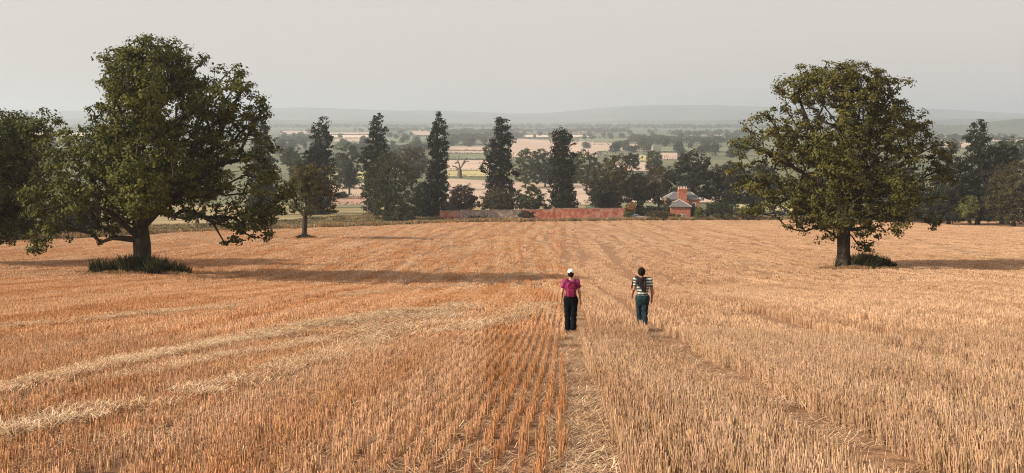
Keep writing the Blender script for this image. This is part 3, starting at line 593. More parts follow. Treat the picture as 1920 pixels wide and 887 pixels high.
bushy('holm_oak', 'dark rounded tree at the right edge with foliage to the ground', 1900, 250, [(1905, 350, 46, 34), (1935, 332, 46, 32), (1882, 372, 32, 26), (1930, 392, 56, 24), (1895, 404, 34, 16)], 'brown', 61, ncl=620, leaf=0.4, cs=0.9)
bushy('shrub', 'small light green bush under the pointed conifer', 1817, 262, [(1817, 382, 18, 16), (1814, 400, 18, 14)], 'lime', 62, ncl=110, leaf=0.35, cs=0.7, cat='bush')
bushy('broad_tree', 'hazy grey wooded tree beyond the right edge conifers', 1905, 520, [(1900, 278, 34, 20), (1940, 285, 34, 24)], 'green', 63, ncl=220, leaf=0.62)
bushy('broad_tree', 'hazy tree just left of the ragged double-topped conifer', 545, 560, [(545, 287, 20, 14), (545, 298, 20, 14)], 'green', 64, ncl=140, leaf=0.65)
bushy('broad_tree', 'hazy dark tree low between left oak and small russet tree', 562, 430, [(562, 305, 18, 10), (560, 320, 20, 14)], 'green', 65, ncl=120, leaf=0.55)
bushy('broad_tree', 'tall hazy tree right of the ragged double-topped conifer', 650, 520, [(652, 288, 20, 20), (640, 305, 20, 20), (670, 300, 18, 20), (650, 325, 30, 20), (650, 342, 28, 12)], 'green', 66, ncl=280, leaf=0.62)
bushy('broad_tree', 'small bluish tree standing in front of the tall hazy tree', 655, 460, [(653, 322, 14, 14), (653, 338, 16, 12)], 'dark', 67, ncl=110, leaf=0.55)
bushy('broad_tree', 'brownish hazy tree left of the slimmest conifer', 772, 500, [(775, 288, 22, 16), (760, 300, 22, 18), (785, 310, 20, 22), (765, 322, 26, 16)], 'brown', 68, ncl=240, leaf=0.62)
bushy('broad_tree', 'pale hazy tree left of the conifer with a side branch', 918, 620, [(916, 282, 12, 14), (920, 294, 12, 10)], 'green', 69, ncl=90, leaf=0.6)
bushy('broad_tree', 'hazy tree in the valley left of the cedar', 1226, 560, [(1226, 296, 17, 14), (1226, 310, 16, 12)], 'green', 70, ncl=130, leaf=0.6)
bushy('broad_tree', 'flat-topped hazy cedar-like tree above the domed brown tree', 1186, 540, [(1185, 294, 16, 7), (1176, 302, 12, 8), (1190, 308, 10, 8)], 'dark', 71, ncl=90, leaf=0.55)
bushy('broad_tree', 'dark tree far left behind the left oak, at the field edge', 150, 185, [(150, 400, 50, 26), (110, 415, 50, 22)], 'dark', 72, ncl=220, leaf=0.42, cs=0.9)
bushy('bush', 'low dark bush on the field edge under the left oak', 40, 165, [(30, 432, 60, 16), (-40, 425, 60, 22)], 'dark', 73, ncl=180, leaf=0.42, cs=0.9, cat='bush')
bushy('bush', 'low bush in the rough pasture behind the left oak', 370, 262, [(365, 402, 22, 7), (340, 405, 18, 6)], 'dark', 74, ncl=60, leaf=0.4, cs=0.7, cat='bush')
bushy('bush', 'small hedge bush on the bare field left of the broad tree', 638, 440, [(640, 368, 15, 7)], 'dark', 75, ncl=50, leaf=0.45, cs=0.8, cat='bush')
for i, (x, Y, rx, lbl) in enumerate([(1660, 292, 40, 'low dark bush behind the trunk of the right oak'), (1735, 285, 34, 'dark bush under the outer branches of the right oak'), (1785, 268, 30, 'dark bush left of the small light green bush'), (1852, 262, 24, 'dark bush right of the small light green bush')]):
    bushy('bush', lbl, x, Y, [(x, 404 - (i > 1) * 2, rx, 12), (x + rx * .5, 396, rx * .6, 14), (x - rx * .5, 400, rx * .5, 10)], 'dark', 110 + i, ncl=150, leaf=.4, cs=.8, cat='bush', group='bushes along the right field edge', rt=.12)
# dead tree
rng = np.random.default_rng(5); b = foot(862, 640); dt = empty('dead_tree', tuple(b)); tag(dt, 'bare dead tree with a thick pale trunk and forked limbs in the valley', 'tree')
mb = MB(); sc = 640 / F; P3 = lambda x, y: tuple(at(x, y, 640) - b)
link('trunk', trunk_mesh('trunk', [np.array([0, 0, -.3]), np.array(P3(862, 322)), np.array(P3(862, 316))], [1.3, 1.15, 0.9], rng), M['deadwood'], dt, smooth=True)
for a in [[(862, 318), (861, 308), (858, 300), (862, 292)], [(862, 317), (868, 308), (874, 302), (880, 303)], [(861, 318), (855, 313), (848, 311)], [(868, 308), (872, 298), (876, 297)], [(858, 304), (853, 306)]]:
    for k in range(len(a) - 1): mb.tube(P3(*a[k]), P3(*a[k+1]), 0.55 - .12 * k, 0.42 - .12 * k, 6)
mb.build('branches', M['deadwood'], dt)

# ------------------------------------------------------------------ far trees, hedges and woods in the haze
protos = []
for s in range(6):
    rng = np.random.default_rng(300 + s); lob = [(rng.uniform(-2, 2), rng.uniform(-2, 2), rng.uniform(5, 8.5), rng.uniform(2.6, 4), rng.uniform(2.6, 4), rng.uniform(2.2, 3.2)) for _ in range(6)] + [(0, 0, 4, 4.2, 4.2, 3)]
    T, D = sample_crown(lob, 420, rng, 0.2, 0.6); me = leaf_mesh('far_tree', T, D + [0, 0, .4], 1.5, rng, 1.5, 0.3)
    me.materials.append(M[['green', 'dark', 'brown', 'green', 'dark', 'green'][s]]); protos.append(me)
def far_tree(P3d, h, rng, label, group):
    o = bpy.data.objects.new('valley_tree', protos[rng.integers(0, 6)]); COL.objects.link(o); s = h / 10.5
    o.location = (P3d[0], P3d[1], P3d[2] - 0.8 * s); o.scale = (s * rng.uniform(.9, 1.35), s * rng.uniform(.9, 1.35), s); o.rotation_euler = (0, 0, rng.uniform(0, 6.28))
    return tag(o, label, 'tree', group)
rng = np.random.default_rng(99)
FT = [(520, 600, 248, 300, 26, 'between the left oak and the double-topped conifer'), (615, 820, 246, 275, 30, 'between the double-topped and the slimmest conifer'), (830, 965, 246, 276, 50, 'between the slimmest conifer and the one with a side branch'),
      (955, 1110, 247, 262, 20, 'above the big pink field'), (1085, 1230, 246, 262, 26, 'right of the blunt conifer, near the far woodland'), (1095, 1215, 278, 288, 9, 'on the pink field above the domed brown tree'), (1205, 1272, 264, 278, 28, 'in the block of wood above the house'),
      (1270, 1420, 248, 300, 40, 'between the cedar and the right oak'), (1750, 1930, 250, 300, 24, 'beyond the right oak'), (0, 190, 245, 300, 14, 'seen through the gaps left of the left oak'), (620, 800, 280, 330, 12, 'low behind the broad green tree')]
for x0, x1, y0, y1, n, where in FT:
    for _ in range(n):
        x = rng.uniform(x0, x1); y = y0 + (y1 - y0) * rng.random() ** 1.4; p = hit(x, y); far_tree(p, rng.uniform(8, 15), rng, 'small hazy valley tree ' + where, 'valley trees ' + where)
def hedge(pp, h, label, m='dark'):
    Q = [hit(x, y) for x, y in pp]; rg = np.random.default_rng(int(pp[0][0] * 7 + pp[0][1] * 13)); C = []
    for a, b2 in zip(Q[:-1], Q[1:]):
        n = int(np.linalg.norm(b2 - a) * 5 / max(1, a[1] / 700)); f = rg.random((n, 1)); p = a * (1 - f) + b2 * f; p[:, :2] += rg.normal(0, h * .35, (n, 2)); p[:, 2] = zt(p[:, 0], p[:, 1]) + rg.random(n) * h * (0.7 + .6 * vnoise(p[:, 0], p[:, 1], .06, 3)); C.append(p)
    C = np.concatenate(C); o = Q[0].copy(); me = leaf_mesh('hedgerow', C - o, np.tile([0, -.3, 1.0], (len(C), 1)), max(.7, Q[0][1] / 900), rg, 1.0, .3)
    ob = link('hedgerow', me, M[m], None, tuple(o)); w_ = pp[0][0]; where = 'left of the double-topped conifer' if w_ < 590 else 'between the double-topped and slimmest conifers' if w_ < 830 else 'beside the dead tree' if w_ < 950 else 'above the domed brown tree' if w_ < 1230 else 'between the cedar and the right oak' if w_ < 1700 else 'beyond the right oak'; tag(ob, label + where, 'hedge', 'hedgerows ' + where)
HL = 'thin dark hedgerow in the valley '
for pp, h in [([(838, 300.5), (925, 300.5)], 2.2), ([(838, 283.6), (925, 283.8)], 2.2), ([(838, 289), (900, 288.6)], 2.5), ([(838, 321), (935, 320.5)], 1.8), ([(838, 334), (960, 332.5)], 2.5), ([(955, 259), (1085, 262)], 3), ([(1075, 268.5), (1180, 268.5)], 2.5),
              ([(617, 253.3), (705, 253.3)], 3), ([(625, 260.3), (710, 259)], 3), ([(630, 267.5), (800, 268)], 3), ([(600, 346), (700, 343)], 2.2), ([(600, 371), (700, 368)], 1.6), ([(560, 386), (700, 385.5)], 1.6), ([(600, 338.5), (690, 338.5)], 2),
              ([(1130, 285), (1225, 284.5)], 2.5), ([(1165, 304.6), (1240, 304.6)], 2), ([(1235, 287), (1300, 286)], 2.5), ([(1270, 265), (1310, 260), (1360, 256)], 3), ([(1240, 275.5), (1400, 275.5)], 3), ([(1080, 259), (1200, 259)], 3.5), ([(1160, 381.5), (1400, 382)], 1.2), ([(1290, 270), (1400, 268)], 3),
              ([(520, 253.5), (580, 253.5)], 3), ([(520, 264.5), (580, 264)], 3), ([(1770, 279.5), (1920, 279)], 3), ([(1770, 262), (1920, 261)], 3)]:
    hedge(pp, h, HL)
for x0, x1, y in [(955, 1120, 297), (838, 905, 272.6), (985, 1115, 253.4), (1085, 1185, 273.5), (525, 578, 245.4), (640, 800, 280.8), (715, 800, 256.4), (1275, 1400, 285.7), (617, 700, 248.4), (772, 818, 254.8), (1150, 1240, 322.8), (1290, 1370, 252), (1085, 1150, 249.8), (1770, 1850, 255.4), (1780, 1920, 296.6), (880, 905, 247.6), (1235, 1300, 300.8), (1100, 1200, 292.6)]:
    hedge([(x0 + 1.5, y), ((x0 + x1) / 2, y + rng.uniform(-.4, .4)), (x1 + 4, y)], 3.2, HL)
def wood(xa, xb, y, depth, n, h, label, seed):
    rg = np.random.default_rng(seed); V = []
    a = hit(xa, y); b2 = hit(xb, y); f = rg.random(n); c = a[None] * (1 - f[:, None]) + b2[None] * f[:, None]; c[:, 1] += rg.uniform(0, depth, n); c[:, 2] = zt(c[:, 0], c[:, 1])
    C = []
    for q in c:
        hh = h * rg.uniform(.6, 1.25); d = rg.normal(0, 1, (70, 3)); d /= np.linalg.norm(d, axis=1)[:, None]; d[:, 2] = np.abs(d[:, 2]) * 1.2 - .4; C.append(q + d * [hh * .55, hh * .55, hh * .5] + [0, 0, hh * .5])
    C = np.concatenate(C); o = link('woodland', leaf_mesh('woodland', C - a, np.tile([0, -.2, 1.0], (len(C), 1)), h * .28, rg, 1.2, .25), M['green'], None, tuple(a)); tag(o, label, 'woodland', kind='stuff')
wood(430, 830, 241.5, 900, 190, 17, 'hazy band of woodland across the valley, left part', 1)
wood(815, 1110, 242, 900, 150, 18, 'hazy band of woodland across the valley, middle part', 2)
wood(1080, 1460, 243, 700, 200, 19, 'hazy band of woodland across the valley, right part', 3)
wood(1080, 1180, 250, 200, 60, 14, 'hazy strip of woodland above the pale far field', 4)
wood(1700, 2000, 247, 500, 110, 19, 'hazy woodland on the right horizon', 5)
wood(-60, 430, 244, 500, 120, 19, 'hazy woodland on the left horizon', 6)
wood(835, 960, 254, 400, 90, 14, 'hazy wood left of the conifer with a side branch', 7)
wood(825, 925, 268, 260, 60, 13, 'nearer hazy wood right of the slimmest conifer', 8)
wood(1195, 1272, 271, 160, 70, 12, 'square block of dark hazy wood above the house', 9)
wood(1265, 1420, 257, 260, 60, 13, 'hazy wood strip left of the right oak crown', 10)
wood(515, 590, 270, 200, 50, 13, 'hazy wood beside the left oak', 11)
wood(690, 830, 248, 400, 80, 13, 'hazy wood left of the slimmest conifer', 12)
wood(960, 1090, 249.5, 300, 70, 13, 'hazy wood above the big pink field', 13)
wood(625, 830, 288, 90, 60, 11, 'hazy wood low between the two ragged conifers', 14)
wood(1270, 1420, 272, 120, 50, 12, 'lower hazy wood strip left of the right oak crown', 15)
wood(1740, 1930, 268, 200, 60, 13, 'hazy wood between right oak and the right edge', 16)

# ------------------------------------------------------------------ undergrowth and verges
def blades(n, rx, ry, h, w, seed, m, name, loc, label, cat, parent=None, lean=0.25, cone=0.35):
    rg = np.random.default_rng(seed); a = rg.uniform(0, 6.283, n); q = np.sqrt(rg.random(n)); rag = .62 + .3 * np.sin(a * 3 + seed) + .22 * np.sin(a * 7 + seed * 2) + .25; x = np.cos(a) * q * rx * rag; y = np.sin(a) * q * ry * rag
    z = zt(loc[0] + x, loc[1] + y) - loc[2]; hh = h * (1 - cone * q**3) * rg.uniform(.55, 1.15, n) * (.5 + .8 * vnoise(x + 50, y + 50, 1.6, seed)); t = rg.uniform(0, 6.283, n)
    b = np.stack([x, y, z - .02], -1); lx = rg.normal(0, lean, n) * hh; ly = rg.normal(0, lean, n) * hh; s = np.stack([np.cos(t), np.sin(t), 0 * t], -1) * (w * rg.uniform(.6, 1.3, n))[:, None]
    mid = b + np.stack([lx * .35, ly * .35, hh * .55], -1); tip = b + np.stack([lx, ly, hh], -1)
    V = np.stack([b - s * .4, b + s * .4, mid + s * .6, tip, mid - s * .6], 1).reshape(-1, 3); c = np.repeat(rg.uniform(.65, 1.2, (n, 1)) * np.ones((1, 3)), 5, 0)
    o = link(name, np_mesh(name, V, np.arange(5 * n).reshape(n, 5), c), m, parent, None if parent else tuple(loc)); tag(o, label, cat, kind='stuff'); return o
for (x, Y, rx, ry, h, n, who, sd2) in [(270, 82.4, 3.15, 1.5, 1.75, 5200, 'left oak trunk', 1), (1626, 97.6, 2.3, 1.3, 1.45, 3600, 'right oak trunk', 2), (570, 171.5, 1.5, 1.0, 0.8, 900, 'small russet tree', 3)]:
    p = foot(x, Y); blades(n, rx, ry, h * .92, 0.045 if Y < 150 else .1, 400 + sd2, M['nettle'], 'nettles', p, 'dark clump of nettles around the ' + who, 'nettles')
for (x, Y, rx, ry, h, n, who, sd2) in [(262, 81.6, 4.4, 1.9, .42, 4600, 'left oak', 4), (1600, 96.8, 3.8, 1.7, .36, 3600, 'right oak', 5), (572, 171, 2.8, 1.3, .4, 1200, 'small russet tree', 6)]:
    p = foot(x, Y); blades(n, rx, ry, h, 0.05 if Y < 150 else .1, 400 + sd2, M['drygrass'], 'dry_grass', p, 'ring of dry brown grass under the ' + who, 'grass')
# grass verge along the far edge of the stubble and tussocks in the rough pasture
def tuft(seed, m, h, n=40, w=.06):
    rg = np.random.default_rng(seed); x = rg.normal(0, .45, n); y = rg.normal(0, .45, n); hh = h * rg.uniform(.5, 1.2, n); t = rg.uniform(0, 6.28, n); b = np.stack([x, y, 0 * x - .05], -1); s = np.stack([np.cos(t), np.sin(t), 0 * t], -1) * w
    tip = b + np.stack([rg.normal(0, .25, n) * hh, rg.normal(0, .25, n) * hh, hh], -1); V = np.stack([b - s, b + s, tip + s * .3, tip - s * .3], 1).reshape(-1, 3)
    return clump('t', [(V, np.arange(4 * n).reshape(n, 4), np.repeat(rg.uniform(.6, 1.2, (n, 1)) * np.ones((1, 3)), 4, 0))], m)
rg = np.random.default_rng(61); n = 4200; X = rg.uniform(-170, 190, n); Y = edge(X) + rg.normal(1.6, 1.3, n)
sz = rg.uniform(.5, 1.25, n) * (.6 + .8 * vnoise(X, Y, .12, 4)); scatter('verge_grass', [tuft(i, M['greygrass' if i % 2 else 'drygrass'], .75) for i in range(6)] + [tuft(9, M['nettle'], .6)], np.stack([X, Y, zt(X, Y)], -1), rg.uniform(0, 6, n), 0 * X, 0 * X, np.stack([np.ones(n) * 1.3, np.ones(n) * 1.3, sz], -1), 'rough brown grass verge along the far edge of the stubble', 'grass', 62)
n = 5200; X = rg.uniform(-150, -14, n); Y = edge(X) + 3 + rg.random(n) * 100; k = vnoise(X * .4, Y, .11, 14) * .65 + vnoise(X, Y, .3, 15) * .35 > .36; X, Y = X[k], Y[k]; n = len(X)
scatter('rough_grass', [tuft(20 + i, M['greygrass'], .55, 50, .09) for i in range(5)] + [tuft(27, M['nettle'], .5, 50, .1)], np.stack([X, Y, zt(X, Y)], -1), rg.uniform(0, 6, n), 0 * X, 0 * X, np.stack([np.ones(n) * 1.7, np.ones(n) * 1.7, rg.uniform(.5, 1.3, n)], -1), 'tussocky rough pasture behind the left half of the stubble field', 'grass', 63)

# ------------------------------------------------------------------ brick wall
def brick(name, c1, c2, mortar, worn=None):
    m = mat(name, c1, c2, 1.6, 0.9, 0.2, c3=worn, scale3=0.8, lo=.4, hi=.6); t = m.node_tree; p = t.nodes['Principled BSDF']; src = p.inputs['Base Color'].links[0].from_socket
    tc = t.nodes.new('ShaderNodeTexCoord'); sp = t.nodes.new('ShaderNodeMapping'); sp.inputs['Rotation'].default_value = (math.pi / 2, 0, 0); bt = t.nodes.new('ShaderNodeTexBrick'); bt.inputs['Scale'].default_value = 1.0
    bt.inputs['Brick Width'].default_value = .225; bt.inputs['Row Height'].default_value = .075; bt.inputs['Mortar Size'].default_value = .008; bt.inputs['Mortar'].default_value = (*mortar, 1)
    t.links.new(tc.outputs['Object'], sp.inputs[0]); t.links.new(sp.outputs[0], bt.inputs['Vector']); t.links.new(src, bt.inputs['Color1'])
    mx = t.nodes.new('ShaderNodeMix'); mx.data_type = 'RGBA'; mx.blend_type = 'MULTIPLY'; mx.inputs['Factor'].default_value = 1; mx.inputs['B'].default_value = (.82, .8, .8, 1); t.links.new(src, mx.inputs['A']); t.links.new(mx.outputs['Result'], bt.inputs['Color2'])
    t.links.new(bt.outputs[0], p.inputs['Base Color']); return m
M['brick'] = brick('red_brick', (0.38, 0.105, 0.055), (0.52, 0.165, 0.088), (0.42, 0.26, 0.19))
M['brick_wall'] = brick('old_red_brick', (0.30, 0.055, 0.030), (0.52, 0.115, 0.060), (0.40, 0.20, 0.14), (0.58, 0.30, 0.21))
M['brick_grey'] = brick('weathered_brick', (0.10, 0.070, 0.06), (0.55, 0.48, 0.42), (0.42, 0.37, 0.32), (0.30, 0.15, 0.11))
M['coping'] = mat('coping_brick', (0.24, 0.12, 0.09), (0.44, 0.33, 0.26), 1.0, 0.9)
a = foot(826, 303); b = foot(1168, 306); wl = empty('garden_wall', tuple(a), math.atan2(b[1] - a[1], b[0] - a[0])); tag(wl, 'long old brick garden wall across the far edge of the stubble', 'wall')
LW = float(np.linalg.norm((b - a)[:2])); fx = lambda px: (px - 826) / (1168 - 826) * LW; zb = lambda px: float(b[2] - a[2]) * (px - 826) / 342
for x0, x1, m, h, th in [(826, 862, 'brick_wall', 2.45, .36), (862, 976, 'brick_grey', 2.65, .40), (976, 1034, 'brick_wall', 2.75, .38), (1037, 1102, 'brick_wall', 3.0, .40), (1102, 1168, 'brick_wall', 2.95, .36)]:
    z0 = min(zb(x0), zb(x1)) - 1.2; top = h; MB().box(fx(x0), fx(x1), -th / 2, th / 2, z0, top).build('brick_panel', M[m], wl)
    MB().box(fx(x0) + .02, fx(x1) - .02, -th / 2 - .06, th / 2 + .06, top + .002, top + .13).build('coping', M['coping'], wl, bevel=.03)
for px in (826.5, 1035.5, 1168.5): MB().box(fx(px) - .28, fx(px) + .28, -.32, .32, -1.4, 2.75 if px < 900 else 3.25).build('pier', M['brick_wall'], wl, bevel=.02)
bushy('bush', 'dark bush growing against the front of the weathered wall', 989, 300.5, [(988, 403, 15, 8), (978, 408, 10, 5)], 'dark', 81, ncl=60, leaf=.3, cs=.55, cat='bush', group='bushes along the garden wall', rt=.1)
bushy('bush', 'low bush at the foot of the wall below the purple bush', 905, 300, [(900, 410, 26, 4)], 'brown', 82, ncl=50, leaf=.3, cs=.5, cat='bush', group='bushes along the garden wall', rt=.1)
bushy('bush', 'bushy growth at the base of the broad green tree', 757, 289, [(757, 405, 26, 10), (735, 408, 18, 7)], 'brown', 83, ncl=110, leaf=.3, cs=.6, cat='bush', group='bushes along the garden wall', rt=.1)

# ------------------------------------------------------------------ brick house
M['slate'] = mat('roof_slate', (0.085, 0.080, 0.078), (0.165, 0.155, 0.15), 3, 0.7, 0.3, stretch=(1, 1, 3)); M['lead'] = mat('ridge_lead', (0.36, 0.35, 0.34), (0.44, 0.43, 0.42), 2, .6)
M['white'] = mat('white_paint', (0.72, 0.70, 0.66), (0.8, 0.78, 0.74), 3, .5); M['glass'] = mat('window_glass', (0.02, 0.024, 0.028), (0.03, 0.034, 0.04), 1, .06, spec=.6); M['clay'] = mat('chimney_clay', (0.60, 0.47, 0.36), (0.68, 0.56, 0.45), 2, .8); M['metal'] = mat('grey_metal', (.2, .2, .2), (.3, .3, .3), 3, .5, metallic=.6)
M['door'] = mat('door_paint', (.05, .07, .08), (.06, .08, .09), 3, .5)
hb = foot(1276, 308); hse = empty('brick_house', tuple(hb)); tag(hse, 'red brick cottage with slate hipped roofs and a big chimney stack', 'house')
def hip(n, x0, x1, y0, y1, z0, z1, rx0, rx1, yr, ov=.38):
    X0, X1, Y0, Y1 = x0 - ov, x1 + ov, y0 - ov, y1 + ov
    t = .12
    rf = MB().poly([(X0, Y0, z0), (X1, Y0, z0), (X1, Y1, z0), (X0, Y1, z0), (X0, Y0, z0 + t), (X1, Y0, z0 + t), (X1, Y1, z0 + t), (X0, Y1, z0 + t), (rx0, yr, z1), (rx1, yr, z1)],
              [(3, 2, 1, 0), (0, 1, 5, 4), (1, 2, 6, 5), (2, 3, 7, 6), (3, 0, 4, 7), (4, 5, 9, 8), (6, 7, 8, 9), (5, 6, 9), (7, 4, 8)]).build('roof', M['slate'], hse)
    rd = MB()
    for p, q in [((X0, Y0, z0 + t), (rx0, yr, z1)), ((X1, Y0, z0 + t), (rx1, yr, z1)), ((X1, Y1, z0 + t), (rx1, yr, z1)), ((X0, Y1, z0 + t), (rx0, yr, z1)), ((rx0, yr, z1), (rx1 + .01, yr, z1))]: rd.tube(p, q, .10, .10, 6)
    rd.build('ridge', M['lead'], rf)
def window(x0, x1, z0, z1, y, cols=2, rows=2):
    w = MB().box(x0, x1, y - .05, y - .012, z0, z0 + .09).box(x0, x1, y - .05, y - .012, z1 - .09, z1).box(x0, x0 + .09, y - .049, y - .011, z0 + .09, z1 - .09).box(x1 - .09, x1, y - .049, y - .011, z0 + .09, z1 - .09).build('window', M['white'], hse)
    bars = MB()
    for i in range(1, cols): c = x0 + (x1 - x0) * i / cols; bars.box(c - .03, c + .03, y - .04, y - .009, z0 + .09, z1 - .09)
    for i in range(1, rows): c = z0 + (z1 - z0) * i / rows; bars.box(x0 + .09, x1 - .09, y - .038, y - .008, c - .025, c + .025)
    bars.build('glazing_bar', M['white'], w); MB().box(x0 + .05, x1 - .05, y - .02, y - .004, z0 + .05, z1 - .05).build('pane', M['glass'], w); MB().box(x0 - .08, x1 + .08, y - .12, y - .003, z0 - .1, z0 - .002).build('sill', M['clay'], w)
wa = MB().box(-2.85, 2.75, 0, 5.6, -1.2, 3.42).build('wall', M['brick'], hse); hip('r', -2.85, 2.75, 0, 5.6, 3.42, 5.35, -.1, .1, 2.8)
MB().box(-3.0, 6.25, 5.62, 12.2, -1.2, 5.1).build('wall', M['brick'], hse); hip('r', -3.0, 6.25, 5.62, 12.2, 5.1, 7.0, -1.0, 4.3, 8.9)
MB().box(-4.2, -2.87, 1.2, 4.5, -1.2, 2.1).build('lean_to', M['brick'], hse); MB().poly([(-4.35, 1.1, 2.12), (-2.88, 1.1, 3.0), (-2.88, 4.6, 3.0), (-4.35, 4.6, 2.12), (-4.35, 1.1, 2.02), (-2.88, 1.1, 2.9), (-2.88, 4.6, 2.9), (-4.35, 4.6, 2.02)], [(0, 1, 2, 3), (7, 6, 5, 4), (0, 4, 5, 1), (2, 6, 7, 3), (0, 3, 7, 4), (1, 5, 6, 2)]).build('roof', M['slate'], hse)
ch = MB().box(.05, 2.5, 5.0, 6.4, 2.6, 8.0).build('chimney', M['brick'], hse); MB().box(-.05, 2.6, 4.9, 6.5, 7.45, 7.6).box(-.1, 2.65, 4.85, 6.55, 8.002, 8.2).build('corbel', M['brick'], ch)
MB().box(2.2, 3.1, 5.05, 5.6, -1, 4.9).build('chimney_breast', M['brick'], hse)
for i in range(6): MB().tube((.2 + i * .43, 5.5, 8.2), (.2 + i * .43, 5.5, 8.85), .16, .12, 8).build('chimney_pot', M['clay'], ch)
ae = MB().tube((-.1, 6.0, 6.8), (-.1, 6.0, 10.2), .03, .03, 6)
for k in range(5): ae.tube((-.7 + .05 * k, 5.9 + .1 * k, 10.1 - .03 * k), (.5 - .05 * k, 5.9 + .1 * k, 10.1 - .03 * k), .015, .015, 5)
ae.build('aerial', M['metal'], hse)
window(-.25, .35, .3, 1.35, 0, 1, 2); window(.55, 1.35, .3, 1.45, 0, 2, 2); window(4.1, 5.1, 2.9, 4.3, 5.62, 2, 3); window(-2.4, -1.6, 3.6, 4.8, 5.62)
MB().box(3.5, 4.4, 5.55, 5.615, -.2, 1.9).build('door', M['door'], hse)
GG = 'garden plants around the brick house'
def plant(name, label, x, Y, lob, m, seed, ncl=60, leaf=.3, cat='bush'): return bushy(name, label, x, Y, lob, m, seed, rt=.12, ncl=ncl, leaf=leaf, cs=.55, cat=cat, group=GG)
plant('flowering_shrub', 'shrub with orange blossom next to the end of the brick wall', 1184, 307, [(1184, 386, 9, 7), (1180, 394, 9, 7)], 'orange', 91, 60)
plant('shrub', 'low green shrub under the orange blossom shrub', 1180, 304.5, [(1180, 402, 12, 7)], 'green', 92)
plant('clipped_yew', 'dark conical yew between the car and the orange shrub', 1200, 309, [(1200, 383, 6, 9), (1200, 396, 11, 12)], 'dark', 93, 110)
plant('garden_hedge', 'dark garden hedge left of the cottage', 1228, 311, [(1225, 392, 20, 7), (1240, 396, 14, 8)], 'dark', 94, 110, cat='hedge')
plant('shrub', 'grey-green low bushes in front of the cottage wall', 1240, 305, [(1236, 402, 22, 6), (1215, 400, 10, 6), (1258, 406, 16, 5)], 'brown', 95, 140)
plant('climber', 'green climber on the left corner of the cottage', 1251, 311, [(1251, 380, 8, 9), (1252, 392, 8, 9)], 'green', 96, 70)
plant('young_tree', 'small light green tree right of the cottage door', 1312, 304.5, [(1311, 396, 7, 8), (1312, 404, 9, 7)], 'lime', 97, 80, cat='tree')
plant('clipped_hedge', 'tall dark clipped hedge right of the cottage', 1348, 309, [(1332, 396, 12, 10), (1350, 395, 16, 10), (1366, 397, 10, 9)], 'dark', 98, 220, cat='hedge')
plant('shrub', 'green foliage mound behind the clipped hedge', 1350, 314, [(1345, 384, 20, 5), (1368, 387, 18, 5)], 'green', 99, 110)
plant('shrub', 'small rounded bush right of the light green tree', 1347, 304, [(1346, 404, 8, 5)], 'green', 100, 40)
plant('shrub', 'rounded low bush farthest right of the garden', 1368, 304, [(1367, 405, 9, 5)], 'green', 101, 40)
plant('shrub', 'rough green shrub behind the leaves of the right oak', 1405, 305, [(1400, 398, 26, 10)], 'brown', 102, 110)
plant('shrub', 'dark creeper between the two parts of the cottage', 1301, 311.5, [(1300, 396, 5, 12)], 'dark', 103, 50)
for (x, Y, h, lbl) in [(643, 450, 8.2, 'pale telegraph pole with crossarm beside the small bluish tree'), (690, 315, 4.6, 'thin bare post left of the broad green tree'), (1083, 325, 5.2, 'thin post between blunt conifer and low yew')]:
    p = foot(x, Y); t = empty('utility_pole', tuple(p)); tag(t, lbl, 'pole'); MB().tube((0, 0, -.4), (0, 0, h), .14, .10, 8).build('post', M['deadwood'], t, smooth=False)
    if h > 6:
        MB().box(-1.2, 1.2, -.16, -.105, h - .6, h - .45).build('crossarm', M['deadwood'], t)
        for k in (-1, 0, 1): MB().tube((k, -.13, h - .45), (k, -.13, h - .2), .05, .04, 6).build('insulator', M['white'], t)

# ------------------------------------------------------------------ car by the wall
M['silver'] = mat('car_paint', (.46, .47, .47), (.50, .51, .51), 1, .3, metallic=.35, spec=.5); M['rubber'] = mat('rubber', (.015, .015, .015), (.02, .02, .02), 5, .85); M['lamp'] = mat('lamp_glass', (.7, .7, .68), (.75, .75, .72), 5, .15); M['tail'] = mat('tail_lamp', (.3, .02, .02), (.35, .03, .03), 5, .2)
p = foot(1197, 303.5); car = empty('parked_car', (p[0], p[1], p[2]), 0.06); tag(car, 'silver estate car parked in the grass beyond the stubble', 'car')
prof = [(-2.1, .35), (-2.15, .75), (-2.05, 1.0), (-1.0, 1.08), (-.2, 1.1), (1.0, 1.0), (1.9, .88), (2.12, .7), (2.1, .35)]
def loft(prof, halfw, taper=0):
    n = len(prof); v = [(x, -halfw, z) for x, z in prof] + [(x, halfw, z) for x, z in prof]
    return MB().poly(v, [(i, (i + 1) % n, n + (i + 1) % n, n + i) for i in range(n)] + [tuple(range(n))[::-1], tuple(range(n, 2 * n))])
loft(prof, .86).build('body', M['silver'], car, bevel=.08)
cab = MB().poly([(-2.0, -.8, 1.0), (.75, -.8, 1.0), (.75, .8, 1.0), (-2.0, .8, 1.0), (-1.75, -.62, 1.48), (-.25, -.62, 1.5), (-.25, .62, 1.5), (-1.75, .62, 1.48)], [(4, 5, 6, 7), (0, 1, 5, 4), (1, 2, 6, 5), (2, 3, 7, 6), (3, 0, 4, 7)]).build('cabin', M['silver'], car, bevel=.05)
for s in (-1, 1):
    for x0, x1, t0, t1 in [(-1.85, -1.25, -1.68, -1.22), (-1.17, -.5, -1.15, -.55), (-.42, .45, -.48, -.2)]:
        f = lambda x, z: (x, s * (.805 - .18 * (z - 1.0) / .49 + .008), z)
        MB().poly([f(x0, 1.08), f(x1, 1.08), f(t1, 1.42), f(t0, 1.42)], [(0, 1, 2, 3)]).build('side_window', M['glass'], cab)
